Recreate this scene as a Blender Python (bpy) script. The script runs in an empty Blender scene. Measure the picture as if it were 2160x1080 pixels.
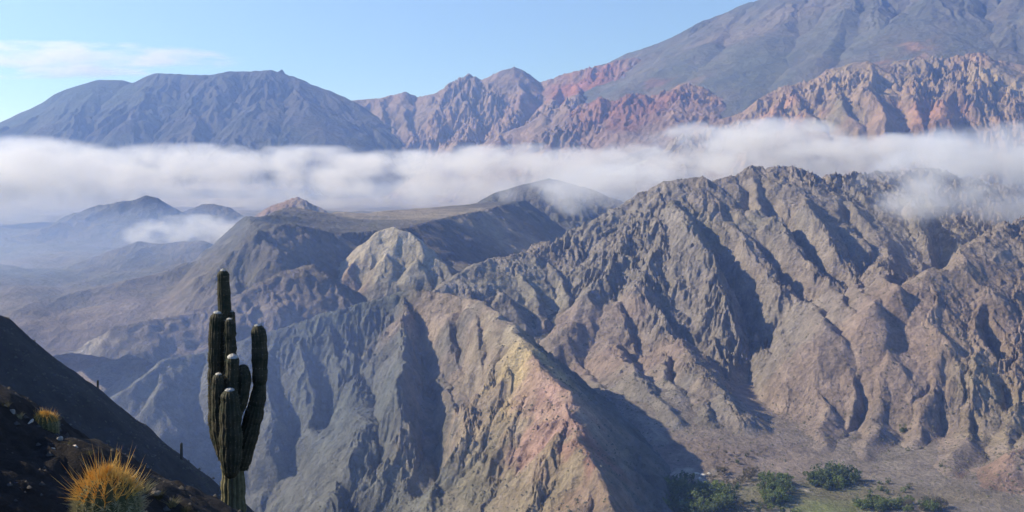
import bpy, bmesh, math, random, time
import numpy as np
from mathutils import Vector, Matrix
T0 = time.time()
R = math.radians
random.seed(7)
rng = np.random.default_rng(7)
scene = bpy.context.scene
COL = scene.collection

# ------------------------------------------------------------------ camera
FPX = 2316.0                       # focal length in pixels of the 2160 px wide frame
HORIZ = 330.0                      # row of the true horizon
PITCH = math.atan((540 - HORIZ) / FPX)
cam_d = bpy.data.cameras.new('camera')
cam = bpy.data.objects.new('camera', cam_d)
COL.objects.link(cam)
cam_d.sensor_width = 36.0
cam_d.lens = 36.0 * FPX / 2160.0
cam_d.clip_start = 0.1
cam_d.clip_end = 90000
cam.location = (0, 0, 0)
cam.rotation_euler = (R(90) - PITCH, 0, 0)
scene.camera = cam

# ------------------------------------------------------------------ sky, sun, exposure
SUN_EL, SUN_AZ = 33.0, -81.0       # azimuth from +Y, negative = to the left
world = bpy.data.worlds.new('World')
scene.world = world
world.use_nodes = True
wn = world.node_tree
wn.nodes.clear()
sky = wn.nodes.new('ShaderNodeTexSky')
sky.sky_type = 'NISHITA'
sky.sun_disc = False
sky.sun_elevation = R(SUN_EL)
sky.sun_rotation = R(SUN_AZ)
sky.altitude = 2500
sky.air_density = 0.9
sky.dust_density = 0.0
sky.ozone_density = 5.0
bg = wn.nodes.new('ShaderNodeBackground')
bg.inputs[1].default_value = 0.125
wo = wn.nodes.new('ShaderNodeOutputWorld')
tint_ = wn.nodes.new('ShaderNodeVectorMath'); tint_.operation = 'MULTIPLY'
tint_.inputs[1].default_value = (0.80, 0.90, 1.12)          # the photograph's white balance, over the whole sky
wn.links.new(sky.outputs[0], tint_.inputs[0]); wn.links.new(tint_.outputs[0], bg.inputs[0])
wn.links.new(bg.outputs[0], wo.inputs[0])

sun_d = bpy.data.lights.new('sun', 'SUN')
sun_d.energy = 5.0
sun_d.angle = R(0.53)
sun_d.color = (1.0, 0.93, 0.83)
sun = bpy.data.objects.new('sun', sun_d)
COL.objects.link(sun)
sdir = Vector((math.sin(R(SUN_AZ)) * math.cos(R(SUN_EL)), math.cos(R(SUN_AZ)) * math.cos(R(SUN_EL)), math.sin(R(SUN_EL))))
sun.rotation_euler = sdir.to_track_quat('Z', 'Y').to_euler()
sun.location = (0, 0, 500)

scene.view_settings.view_transform = 'Standard'
scene.view_settings.look = 'None'
scene.view_settings.exposure = 0.5
scene.view_settings.gamma = 1.0
scene.view_settings.use_curve_mapping = False
scene.render.engine = 'CYCLES'
cy = scene.cycles
cy.use_denoising = True
try:
    cy.denoiser = 'OPENIMAGEDENOISE'
except Exception:
    pass
cy.max_bounces = 6
cy.diffuse_bounces = 2
cy.volume_bounces = 4
cy.transparent_max_bounces = 16
cy.volume_step_rate = 1.0
cy.volume_max_steps = 128

# ------------------------------------------------------------------ picture -> place
CP, SP = math.cos(PITCH), math.sin(PITCH)
def ray(px, py):
    u, v = (px - 1080.0) / FPX, (540.0 - py) / FPX
    # camera forward (0,CP,-SP), up (0,SP,CP)
    return u, CP + v * SP, -SP + v * CP
def P(px, py, Y):
    a, b, c = ray(px, py)
    k = Y / b
    return (a * k, Y, c * k)

# ------------------------------------------------------------------ noise
def _h(ix, iy, s):
    n = (ix.astype(np.int64) * 374761393 + iy.astype(np.int64) * 668265263 + s * 1274126177) & 0xFFFFFFFF
    n = ((n ^ (n >> 13)) * 1274126177) & 0xFFFFFFFF
    n = ((n ^ (n >> 16)) * 2246822519) & 0xFFFFFFFF
    n = n ^ (n >> 15)
    return n
def h01(ix, iy, s):
    return (_h(ix, iy, s) & 0xFFFFFF).astype(np.float32) / 16777216.0
def vnoise(x, y, s=0):
    fx, fy = np.floor(x), np.floor(y)
    tx, ty = (x - fx).astype(np.float32), (y - fy).astype(np.float32)
    ix, iy = fx.astype(np.int32), fy.astype(np.int32)
    def g(dx, dy):
        a = h01(ix + dx, iy + dy, s) * 6.2831853
        return np.cos(a) * (tx - dx) + np.sin(a) * (ty - dy)
    ux, uy = tx * tx * tx * (tx * (tx * 6 - 15) + 10), ty * ty * ty * (ty * (ty * 6 - 15) + 10)
    a, b, c, d = g(0, 0), g(1, 0), g(0, 1), g(1, 1)
    return ((a + (b - a) * ux) * (1 - uy) + (c + (d - c) * ux) * uy) * 1.5
def fbm(x, y, oct=4, s=0, gain=0.5):
    r = np.zeros(np.shape(x), np.float32); a = 1.0; f = 1.0
    for o in range(oct):
        r += a * vnoise(x * f + 17.3 * o, y * f - 9.1 * o, s + o * 7)
        a *= gain; f *= 2.03
    return r
def ridged(x, y, oct=4, s=0):
    r = np.zeros(np.shape(x), np.float32); a = 0.5; f = 1.0
    for o in range(oct):
        r += a * (1 - 2 * np.abs(vnoise(x * f + 5.3 * o, y * f + 3.7 * o, s + o * 5)))
        a *= 0.5; f *= 2.1
    return r

def erode(x, y, gx, gy, lam, amp, octs, s=0, sharp=0.6, gain=0.5, lac=2.0, feed=1.0, phs=1.0):
    """gullies that run down the slope: local cosine stripes laid across the gradient, octave on octave"""
    h = np.zeros_like(x); gx = gx.copy(); gy = gy.copy()
    for o in range(octs):
        m = np.sqrt(gx * gx + gy * gy) + 1e-5
        st = np.clip(m / 0.25, 0, 1)
        dx, dy = -gy / m, gx / m
        X, Y = x / lam + 31.7 * o, y / lam + 11.9 * o
        fx, fy = np.floor(X), np.floor(Y)
        ix, iy = fx.astype(np.int32), fy.astype(np.int32)
        tx, ty = (X - fx).astype(np.float32), (Y - fy).astype(np.float32)
        C = np.zeros_like(x); S = np.zeros_like(x); W = np.zeros_like(x) + 1e-6
        for i in (-1, 0, 1):
            for j in (-1, 0, 1):
                hh = _h(ix + i, iy + j, s + o * 13)
                jx = (hh & 0xFFF).astype(np.float32) / 4096.0
                jy = ((hh >> 12) & 0xFFF).astype(np.float32) / 4096.0
                vx, vy = tx - i - 0.15 - 0.7 * jx, ty - j - 0.15 - 0.7 * jy
                w = np.maximum(0, 1 - (vx * vx + vy * vy) * 0.62); w = w * w * w
                ph = 6.2831853 * phs * (vx * dx + vy * dy)
                C += np.cos(ph) * w; S += np.sin(ph) * w; W += w
        C /= W; S /= W
        tri = 1 - 2 * np.sqrt(np.clip((1 - C) * 0.5, 0, 1))
        v = C * (1 - sharp) + tri * sharp
        h += amp * st * v
        k = -amp * 6.2831853 * phs / lam * S * feed * st
        gx += k * dx; gy += k * dy
        amp *= gain; lam /= lac
    return h

# ------------------------------------------------------------------ terrain from ridge lines
def line_height(x, y, lines, base):
    """highest of the roofs whose ridge poles are the given polylines"""
    h = base
    for pts, sl, sr, rnd in lines:
        for (a, b) in zip(pts[:-1], pts[1:]):
            ax, ay, az = a; bx, by, bz = b
            ex, ey = bx - ax, by - ay
            L2 = ex * ex + ey * ey + 1e-6
            t = np.clip(((x - ax) * ex + (y - ay) * ey) / L2, 0, 1)
            qx, qy = x - (ax + t * ex), y - (ay + t * ey)
            d = np.sqrt(qx * qx + qy * qy)
            if sl == sr:
                s = sl
            else:
                cr = (ex * qy - ey * qx) / (math.sqrt(L2) * (d + 1e-3))
                s = sr + (sl - sr) * (0.5 + 0.5 * cr)
            v = (az + t * (bz - az)) - s * (np.sqrt(d * d + rnd * rnd) - rnd)
            h = np.maximum(h, v)
    return h
def line_dist(x, y, lines):
    h = np.full(x.shape, 1e9, np.float32)
    for pts, sl, sr, rnd in lines:
        for (a, b) in zip(pts[:-1], pts[1:]):
            ex, ey = b[0] - a[0], b[1] - a[1]
            t = np.clip(((x - a[0]) * ex + (y - a[1]) * ey) / (ex * ex + ey * ey + 1e-6), 0, 1)
            h = np.minimum(h, (x - a[0] - t * ex) ** 2 + (y - a[1] - t * ey) ** 2)
    return np.sqrt(h)
def smax(a, b, k):
    d = np.clip(0.5 + 0.5 * (a - b) / k, 0, 1)
    return b + (a - b) * d + k * d * (1 - d)

class Range:
    def __init__(self, lines, floor, warp=(0, 1), seed=0):
        self.L0 = [([P(*q) for q in pts], sl, sr, rnd) for pts, sl, sr, rnd in lines]
        self.L1 = []
        self.floor = floor; self.warp = warp; self.seed = seed; self.plates = []; self.cuts = []
    def base(self, x, y, ribs=True):
        x = np.asarray(x, np.float32); y = np.asarray(y, np.float32)
        wa, wl = self.warp
        if wa:
            x2 = x + wa * fbm(x / wl, y / wl, 3, self.seed + 50)
            y2 = y + wa * fbm(x / wl, y / wl, 3, self.seed + 90)
        else:
            x2, y2 = x, y
        f = self.floor(x, y)
        h = line_height(x2, y2, self.L0 + (self.L1 if ribs else []), np.full(x.shape, -9999, np.float32))
        for poly, za, zb_, sl in self.plates:
            ins = np.zeros(x.shape, bool); d2 = np.full(x.shape, 1e12, np.float32)
            for (a, b) in zip(poly, poly[1:] + poly[:1]):
                ex, ey = b[0] - a[0], b[1] - a[1]
                t = np.clip(((x2 - a[0]) * ex + (y2 - a[1]) * ey) / (ex * ex + ey * ey + 1e-6), 0, 1)
                d2 = np.minimum(d2, (x2 - a[0] - t * ex) ** 2 + (y2 - a[1] - t * ey) ** 2)
                if abs(ey) > 1e-6:
                    c = ((a[1] > y2) != (b[1] > y2)) & (x2 < ex * (y2 - a[1]) / ey + a[0])
                    ins ^= c
            h = np.maximum(h, za + zb_ * y - sl * np.where(ins, 0, np.sqrt(d2)))
        if ribs:
            for pts, dep, wd in self.cuts:
                best = np.full(x.shape, 1e9, np.float32); tt = np.zeros(x.shape, np.float32); n = len(pts) - 1
                for i, (a, b) in enumerate(zip(pts[:-1], pts[1:])):
                    ex, ey = b[0] - a[0], b[1] - a[1]
                    t = np.clip(((x2 - a[0]) * ex + (y2 - a[1]) * ey) / (ex * ex + ey * ey + 1e-6), 0, 1)
                    d = np.sqrt((x2 - a[0] - t * ex) ** 2 + (y2 - a[1] - t * ey) ** 2)
                    c = d < best; best = np.where(c, d, best); tt = np.where(c, (i + t) / n, tt)
                w = wd * (0.35 + 0.65 * np.clip(tt * 2.5, 0, 1))
                h = h - dep * np.clip(tt * 3 + 0.1, 0, 1) * np.clip((1.15 - tt) * 5, 0, 1) * np.clip(1 - best / w, 0, 1) ** 1.3
        return smax(h, f, 14.0)
    def hit(self, px, py, lift=0.0, y0=600, y1=9000, ribs=False):
        a, b, c = ray(px, py)
        Y = np.linspace(y0, y1, 1400).astype(np.float32)
        z = self.base(a / b * Y, Y, ribs) + lift
        k = np.nonzero(z >= c / b * Y)[0]
        i = k[0] if len(k) else len(Y) - 1
        return (a / b * Y[i], Y[i], c / b * Y[i])
    def carve(self, data, y0, y1):
        new = [([tuple(float(v) for v in self.hit(px, py, 0, y0, y1)) for px, py in pts], dep, wd) for pts, dep, wd in data]
        self.cuts += new
    def ribs(self, data, y0, y1):
        new = []
        for pts, lift, s, rnd in data:
            n = len(pts); q = []
            for i, (px, py) in enumerate(pts):
                l = (lift * min(1.0, i / max(1, n - 1) * 2.4) if i else -2.0) * (1.0 if i < n - 1 or n == 2 else 0.6)
                q.append(tuple(float(v) for v in self.hit(px, py, l, y0, y1)))
            new.append((q, s, s, rnd))
        self.L1 += new

def grid_mesh(name, X, Y, Z, colour, mat, smooth=True):
    nr, nc = X.shape
    me = bpy.data.meshes.new(name)
    co = np.stack([X, Y, Z], -1).reshape(-1, 3).astype(np.float32)
    me.vertices.add(nr * nc); me.vertices.foreach_set('co', co.ravel())
    i = np.arange(nr - 1)[:, None] * nc + np.arange(nc - 1)[None, :]
    f = np.stack([i, i + 1, i + nc + 1, i + nc], -1).reshape(-1, 4).astype(np.int32)
    nf = len(f)
    me.loops.add(nf * 4); me.loops.foreach_set('vertex_index', f.ravel())
    me.polygons.add(nf)
    me.polygons.foreach_set('loop_start', np.arange(0, nf * 4, 4, dtype=np.int32))
    me.polygons.foreach_set('loop_total', np.full(nf, 4, np.int32))
    me.polygons.foreach_set('use_smooth', np.full(nf, smooth, bool))
    me.update(calc_edges=True)
    if colour is not None:
        at = me.color_attributes.new('rock_colour', 'FLOAT_COLOR', 'POINT')
        c4 = np.concatenate([colour.reshape(-1, 3), np.ones((nr * nc, 1))], 1).astype(np.float32)
        at.data.foreach_set('color', c4.ravel())
    me.materials.append(mat)
    o = bpy.data.objects.new(name, me); COL.objects.link(o)
    return o

def polar(px0, px1, y0, y1, nc, nr, power=1.0):
    t = (np.linspace(px0, px1, nc) - 1080) / FPX
    k = np.linspace(0, 1, nr) ** power
    yy = y0 * (y1 / y0) ** k
    Yg = np.repeat(yy[:, None], nc, 1).astype(np.float32)
    Xg = (t[None, :] * Yg).astype(np.float32)
    return Xg, Yg

# ------------------------------------------------------------------ materials
def nmat(name):
    m = bpy.data.materials.new(name); m.use_nodes = True
    nt = m.node_tree; nt.nodes.clear()
    return m, nt
def node(nt, typ, **kw):
    n = nt.nodes.new(typ)
    for k, v in kw.items():
        if k.startswith('i_'):
            n.inputs[k[2:].replace('_', ' ')].default_value = v
        else:
            setattr(n, k, v)
    return n
def mathn(nt, op, a, b=None, c=None, clamp=False):
    n = nt.nodes.new('ShaderNodeMath'); n.operation = op; n.use_clamp = clamp
    for i, v in enumerate((a, b, c)):
        if v is None: continue
        if isinstance(v, (int, float)): n.inputs[i].default_value = v
        else: nt.links.new(v, n.inputs[i])
    return n.outputs[0]

def rock_material(name, s1, s2, bump=0.6, dist=4.0, contrast=0.5, rough=0.95):
    """vertex-painted rock colour, broken up by two scales of noise and fine relief"""
    m, nt = nmat(name)
    out = node(nt, 'ShaderNodeOutputMaterial'); bs = node(nt, 'ShaderNodeBsdfPrincipled')
    bs.inputs['Roughness'].default_value = rough
    bs.inputs['Specular IOR Level'].default_value = 0.15
    at = node(nt, 'ShaderNodeAttribute', attribute_name='rock_colour')
    geo = node(nt, 'ShaderNodeNewGeometry')
    n1 = node(nt, 'ShaderNodeTexNoise', i_Scale=s1, i_Detail=8.0, i_Roughness=0.65)
    n2 = node(nt, 'ShaderNodeTexNoise', i_Scale=s2, i_Detail=6.0, i_Roughness=0.7)
    for n in (n1, n2): nt.links.new(geo.outputs['Position'], n.inputs['Vector'])
    mr = node(nt, 'ShaderNodeMapRange'); nt.links.new(n1.outputs['Fac'], mr.inputs[0])
    mr.inputs[1].default_value = 0.3; mr.inputs[2].default_value = 0.7
    mr.inputs[3].default_value = 1 - contrast; mr.inputs[4].default_value = 1 + contrast
    mr2 = node(nt, 'ShaderNodeMapRange'); nt.links.new(n2.outputs['Fac'], mr2.inputs[0])
    mr2.inputs[1].default_value = 0.3; mr2.inputs[2].default_value = 0.7
    mr2.inputs[3].default_value = 1 - contrast * 0.7; mr2.inputs[4].default_value = 1 + contrast * 0.7
    mul = mathn(nt, 'MULTIPLY', mr.outputs[0], mr2.outputs[0])
    vm = node(nt, 'ShaderNodeVectorMath', operation='SCALE')
    nt.links.new(at.outputs['Color'], vm.inputs[0]); nt.links.new(mul, vm.inputs['Scale'])
    nt.links.new(vm.outputs[0], bs.inputs['Base Color'])
    bp = node(nt, 'ShaderNodeBump'); bp.inputs['Strength'].default_value = bump; bp.inputs['Distance'].default_value = dist
    n3 = node(nt, 'ShaderNodeTexVoronoi', i_Scale=s2 * 0.6); nt.links.new(geo.outputs['Position'], n3.inputs['Vector'])
    hh = mathn(nt, 'ADD', n2.outputs['Fac'], mathn(nt, 'MULTIPLY', n3.outputs['Distance'], 0.35))
    nt.links.new(hh, bp.inputs['Height']); nt.links.new(bp.outputs[0], bs.inputs['Normal'])
    nt.links.new(bs.outputs[0], out.inputs[0])
    return m

def paint(x, y, z, base, patches, seed, wob=60.0, strata=0.0, sl=18.0, tilt=(0.12, 0.05)):
    """rock colour of the ground itself: soft-edged patches of other rock, faint tilted strata"""
    c = np.zeros(x.shape + (3,), np.float32) + np.array(base[0], np.float32)
    n = fbm(x / 260, y / 260, 4, seed)[..., None]
    c = c + (np.array(base[1], np.float32) - c) * np.clip(0.5 + 0.9 * n, 0, 1)
    wx = wob * fbm(x / wob / 1.3, y / wob / 1.3, 4, seed + 3); wy = wob * fbm(x / wob / 1.3, y / wob / 1.3, 4, seed + 5)
    for (qx, qy, rx, ry, col, amt) in patches:
        w = np.exp(-(((x + wx - qx) / rx) ** 2 + ((y + wy - qy) / ry) ** 2))
        w = np.clip(w * 1.6, 0, 1) * amt
        c = c + (np.array(col, np.float32) - c) * w[..., None]
    if strata:
        q = (z + tilt[0] * x + tilt[1] * y + 12 * fbm(x / 120, y / 120, 3, seed + 9)) / sl
        s = vnoise(q, q * 0 + 0.37 * seed, seed + 11) + 0.6 * vnoise(q * 2.7, q * 0 + 3.1, seed + 12)
        c = c * (1 + strata * s[..., None])
    return np.clip(c, 0.01, 0.9)

def structure(o, label=None):
    o['kind'] = 'structure'
    if label: o['label'] = label
    return o

def build_range(name, rg, area, ero, mat, base_cols, patches=(), seed=0, strata=0.0, sl=18.0, wob=60.0, extra=None, hy=(600, 9000), label=None, tune=None, crest=(60.0, 0.3), rough=0.0):
    px0, px1, y0, y1, nc, nr = area
    X, Y = polar(px0, px1, y0, y1, nc, nr)
    h = rg.base(X, Y)
    e = 3.0 * max(1.0, y0 / 2500)
    gx = (rg.base(X + e, Y) - h) / e; gy = (rg.base(X, Y + e) - h) / e
    f = rg.floor(X, Y)
    m = np.clip((h - f) / 45.0, 0, 1)
    Z = h.copy()
    cd = crest[1] + (1 - crest[1]) * np.clip(line_dist(X, Y, rg.L0) / crest[0], 0, 1)
    var = cd * np.clip(0.62 + 1.5 * fbm(X / (ero[0][0] * 2.2), Y / (ero[0][0] * 2.2), 3, seed + 800), 0.12, 1.5)
    wl = ero[0][0] * 0.6
    Xw = X + wl * 0.16 * fbm(X / wl, Y / wl, 3, seed + 810); Yw = Y + wl * 0.16 * fbm(X / wl, Y / wl, 3, seed + 820)
    for (lam, amp, octs, sharp, gain, phs) in ero:
        amt = amp * m * var
        if tune is not None: amt = amt * tune(X, Y)
        Z += amt * erode(Xw, Yw, gx, gy, lam, 1.0, octs, seed + int(lam), sharp, gain, feed=amp, phs=phs)
    if rough:
        msk = cd * np.clip(0.45 + 1.1 * fbm(X / (rough * 9), Y / (rough * 9), 3, seed + 830), 0.1, 1.3) * m
        Z += msk * rough * 0.16 * ridged(X / rough, Y / rough, 5, seed + 840)
        q = (Z + 0.12 * X + 9 * fbm(X / 110, Y / 110, 3, seed + 850)) / (rough * 0.8)
        Z += (msk - 0.2).clip(0) * rough * 0.10 * vnoise(q, q * 0 + 0.5, seed + 860)      # harder beds stand out
    if extra is not None: Z += extra(X, Y) * (0.3 + 0.7 * m)
    pt = []
    for (px, py, rx, ry, col, amt) in patches:
        q = rg.hit(px, py, 0, hy[0], hy[1], True)
        pt.append((float(q[0]), float(q[1]), rx, ry, col, amt))
    c = paint(X, Y, Z, base_cols, pt, seed, wob, strata, sl)
    o = grid_mesh(name, X, Y, Z, c, mat)
    structure(o, label)
    print(name, X.size, round(time.time() - T0, 1))
    return o, (X, Y, Z)

# ================================================================== the land
def floor_low(x, y):
    fan = 34 * np.exp(-((x - 190) / 110) ** 2 - ((y - 1330) / 170) ** 2)
    return -327.0 + 0.012 * (y - 1000) + fan + 5 * fbm(x / 160, y / 160, 3, 401)
def floor_gorge(x, y):          # the gorge on the left lies lower than the green valley floor
    k = np.clip((-x - 60) / 260.0, 0, 1) * np.clip((2600 - y) / 900, 0, 1)
    return floor_low(x, y) - 170 * k
def floor_far(x, y):
    return -330 + 130 * np.clip((y - 2400) / 1600.0, 0, 1) + 14 * fbm(x / 400, y / 400, 4, 77)

M_near = rock_material('near_range_rock', 0.035, 0.22, 1.0, 6.0, 0.36)
M_mid = rock_material('middle_range_rock', 0.02, 0.12, 0.9, 9.0, 0.3)
M_far = rock_material('far_range_rock', 0.006, 0.03, 0.8, 25.0, 0.25)

# colours of the rock (linear, real-world)
TAN = (0.30, 0.235, 0.185); GREY = (0.21, 0.20, 0.185); BROWN = (0.235, 0.17, 0.135); SLATE = (0.115, 0.13, 0.125)
PINK = (0.31, 0.20, 0.175); YEL = (0.46, 0.37, 0.22); RED = (0.33, 0.12, 0.08); PALE = (0.46, 0.41, 0.33)
OLIVE = (0.17, 0.17, 0.11); ORANGE = (0.42, 0.22, 0.12); DARK = (0.09, 0.095, 0.09)

# ---- central ridge
central = Range([
    ([(150, 930, 1200), (230, 845, 1290), (300, 790, 1330), (360, 757, 1370), (430, 742, 1400), (560, 702, 1430), (700, 654, 1460),
      (850, 613, 1480), (900, 611, 1470), (960, 622, 1420), (1020, 640, 1350), (1070, 680, 1250), (1110, 728, 1150),
      (1140, 765, 1115), (1190, 825, 1055), (1215, 900, 995), (1240, 960, 945), (1275, 1040, 890), (1330, 1110, 845), (1420, 1260, 780)], 0.84, 0.92, 3.0),
], lambda x, y: floor_gorge(x, y) - 8 * np.clip((x + 20) / 40, 0, 1), (7, 45), 1)
central.ribs([
    ([(850, 612), (890, 690), (938, 780), (985, 858)], 26, 1.3, 2),
    ([(1000, 640), (1012, 700), (985, 775), (998, 850)], 12, 1.1, 2),
    ([(1045, 665), (1055, 730), (1030, 800), (1000, 860), (960, 940), (920, 1040), (900, 1100)], 11, 0.95, 3),
    ([(815, 625), (810, 705), (780, 785), (747, 845), (728, 920), (712, 1040), (700, 1120)], 44, 0.95, 4),
    ([(850, 620), (862, 740), (842, 805), (862, 880)], 62, 1.05, 3),
    ([(735, 670), (742, 780), (752, 830)], 24, 0.95, 3),
    ([(690, 680), (715, 800), (708, 870)], 26, 0.95, 3),
    ([(640, 690), (640, 780), (668, 870), (655, 960), (640, 1080)], 36, 0.95, 3),
    ([(570, 705), (560, 800), (590, 880), (570, 980), (560, 1090)], 34, 0.95, 3),
    ([(440, 745), (460, 830), (500, 930), (520, 1060)], 34, 0.95, 3),
    ([(340, 770), (330, 850), (350, 950), (400, 1040)], 28, 0.95, 3),
    ([(1120, 745), (1110, 820), (1075, 900), (1040, 1000), (1010, 1090)], 7, 1.0, 3),
    ([(1200, 860), (1180, 930), (1140, 1010), (1120, 1090)], 8, 1.0, 3),
    ([(1085, 705), (1075, 780), (1040, 860), (1000, 950)], 6, 1.0, 3),
    ([(1240, 980), (1230, 1060), (1220, 1120)], 6, 1.0, 3),
], 820, 1600)
central.carve([
    ([(885, 640), (892, 740), (915, 830), (925, 910), (905, 1020)], 46, 34),
    ([(968, 640), (968, 720), (980, 790), (992, 845)], 26, 18),
    ([(775, 830), (790, 920), (800, 1020)], 26, 24), ([(690, 760), (700, 860), (690, 960)], 18, 20),
    ([(590, 800), (615, 920), (625, 1060)], 18, 22), ([(400, 800), (430, 900), (450, 1000)], 16, 22), ([(1030, 700), (1020, 770), (1010, 830)], 10, 10),
], 820, 1600)
_, CENT = build_range('central_ridge', central, (100, 1560, 780, 1720, 760, 470), [(120, 7, 7, 0.85, 0.55, 2.2)], M_near, ((0.105, 0.12, 0.118), (0.145, 0.148, 0.135)),
    [(1110, 960, 70, 110, (0.37, 0.30, 0.215), 1.0), (1060, 850, 45, 60, (0.36, 0.29, 0.22), 0.9), (1085, 765, 40, 50, (0.56, 0.44, 0.23), 1.0), (1150, 830, 32, 40, (0.40, 0.27, 0.22), 0.8), (1215, 950, 22, 40, (0.42, 0.17, 0.16), 1.0),
     (1185, 1010, 14, 26, (0.54, 0.42, 0.2), 0.9), (1125, 950, 24, 40, (0.5, 0.4, 0.22), 0.6), (1130, 1050, 30, 30, (0.5, 0.4, 0.22), 0.7), (1000, 1040, 50, 60, (0.2, 0.2, 0.15), 0.7), (1110, 1000, 60, 60, (0.3, 0.25, 0.18), 0.8), (1040, 690, 60, 90, TAN, 0.8), (1075, 695, 26, 60, (0.44, 0.38, 0.28), 0.8), (990, 632, 60, 22, (0.42, 0.36, 0.28), 0.8), (930, 640, 60, 60, TAN, 0.75), (980, 850, 22, 60, TAN, 0.8), (1010, 760, 30, 50, (0.26, 0.22, 0.17), 0.8),
     (1160, 900, 26, 36, (0.42, 0.26, 0.23), 0.7), (1260, 1050, 40, 40, (0.3, 0.22, 0.16), 0.9)],
    seed=3, strata=0.12, crest=(90, 0.18), rough=16.0, wob=35, hy=(780, 1700), label='grey ridge with a yellow and pink spur running down towards the valley')

# ---- pale hill behind the central ridge
pale = Range([
    ([(300, 760, 1560), (420, 712, 1640), (520, 672, 1720), (610, 620, 1800), (700, 570, 1850), (750, 543, 1870), (768, 512, 1880), (795, 488, 1890), (830, 478, 1890), (865, 490, 1880),
      (893, 515, 1860), (930, 552, 1840), (965, 588, 1800), (1010, 640, 1740)], 0.85, 1.05, 2.0),
], floor_gorge, (6, 40), 11)
pale.ribs([
    ([(830, 480), (815, 540), (838, 605)], 12, 1.0, 2), ([(760, 530), (735, 570), (735, 630)], 14, 1.0, 2), ([(865, 492), (880, 550), (872, 610)], 10, 1.0, 2),
    ([(910, 535), (930, 585), (925, 620)], 10, 1.0, 2), ([(650, 600), (640, 640), (600, 680)], 10, 0.9, 3)], 1300, 2000)
build_range('pale_hill', pale, (200, 1080, 1450, 2150, 440, 210), [(90, 4, 5, 0.6, 0.5, 2.0)], M_near, ((0.24, 0.22, 0.18), (0.16, 0.155, 0.14)),
    [(825, 492, 70, 60, (0.52, 0.46, 0.36), 0.95), (700, 580, 70, 60, (0.38, 0.34, 0.27), 0.8), (860, 570, 50, 60, (0.33, 0.30, 0.24), 0.6), (735, 600, 26, 40, PINK, 0.5)], seed=13, strata=0.10, rough=14.0, tune=lambda x, y: 0.7, wob=30, hy=(1300, 2100),
    label='pale rounded hill behind the central ridge')

# ---- the great massif on the right
massif = Range([
    ([(900, 620, 1700), (960, 590, 1750), (1000, 562, 1800), (1060, 545, 1850), (1130, 525, 1900), (1200, 490, 1950), (1300, 440, 2000), (1360, 405, 2030), (1400, 384, 2040),
      (1480, 375, 2030), (1500, 386, 2040), (1540, 374, 2060), (1590, 352, 2080), (1640, 349, 2080), (1700, 357, 2080), (1745, 372, 2080), (1830, 362, 2150), (1900, 362, 2200),
      (1970, 354, 2250), (2060, 380, 2300), (2200, 400, 2300), (2500, 380, 2300)], 0.8, 0.54, 5.0),
    ([(1583, 900, 1330), (1600, 852, 1350), (1660, 802, 1380), (1770, 714, 1420), (1850, 658, 1450), (1920, 600, 1490), (2000, 545, 1550), (2100, 490, 1650), (2200, 440, 1800), (2400, 380, 1900)], 0.75, 0.58, 8.0),
], lambda x, y: floor_low(x, y) - 3 - 190 * np.clip((-x - 5) / 110, 0, 1), (9, 60), 21)
massif.ribs([
    ([(1440, 380), (1425, 430), (1470, 500), (1530, 600), (1560, 670), (1640, 740)], 42, 0.95, 3),
    ([(1500, 386), (1560, 450), (1630, 550), (1700, 625), (1750, 690)], 42, 0.95, 3),
    ([(1590, 352), (1605, 420), (1680, 485), (1740, 570), (1790, 650)], 42, 0.95, 3),
    ([(1665, 352), (1700, 430), (1760, 510), (1800, 580), (1845, 640)], 42, 0.95, 3),
    ([(1745, 372), (1810, 450), (1850, 540), (1880, 600)], 42, 0.95, 3),
    ([(1900, 362), (1930, 450), (1960, 530)], 22, 0.95, 3),
    ([(1400, 400), (1395, 500), (1350, 600), (1420, 700), (1500, 800), (1560, 870)], 30, 0.75, 5),
    ([(1460, 560), (1500, 650), (1530, 740), (1560, 810)], 18, 0.95, 3),
    ([(1350, 420), (1310, 520), (1240, 620), (1180, 700), (1160, 770)], 26, 0.75, 4),
    ([(1280, 560), (1320, 640), (1380, 730), (1450, 810), (1500, 880)], 20, 0.9, 3),
    ([(1240, 630), (1290, 720), (1350, 800), (1430, 880)], 18, 0.9, 3),
    ([(1180, 700), (1230, 780), (1290, 840), (1400, 920)], 14, 0.9, 3),
    ([(1010, 560), (1060, 620), (1110, 685)], 18, 1.0, 2), ([(1075, 543), (1130, 620), (1150, 690)], 18, 1.0, 2), ([(1140, 522), (1185, 590), (1195, 650)], 18, 1.0, 2),
    ([(970, 585), (1000, 640)], 12, 1.0, 2),
    ([(1860, 660), (1880, 760), (1850, 880), (1820, 960)], 7, 0.8, 5), ([(1960, 580), (1980, 700), (1960, 820), (1930, 940)], 7, 0.8, 5),
    ([(2060, 520), (2070, 640), (2060, 780), (2040, 900), (2000, 1000)], 7, 0.8, 5), ([(2160, 470), (2150, 600), (2150, 760), (2130, 900), (2100, 1040)], 7, 0.8, 5),
    ([(1700, 780), (1740, 860), (1730, 940)], 7, 0.8, 4), ([(1780, 715), (1810, 800), (1790, 900)], 7, 0.8, 4),
    ([(2210, 900), (2150, 960), (2060, 1050)], 30, 0.7, 6),
], 1050, 2300)
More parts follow.
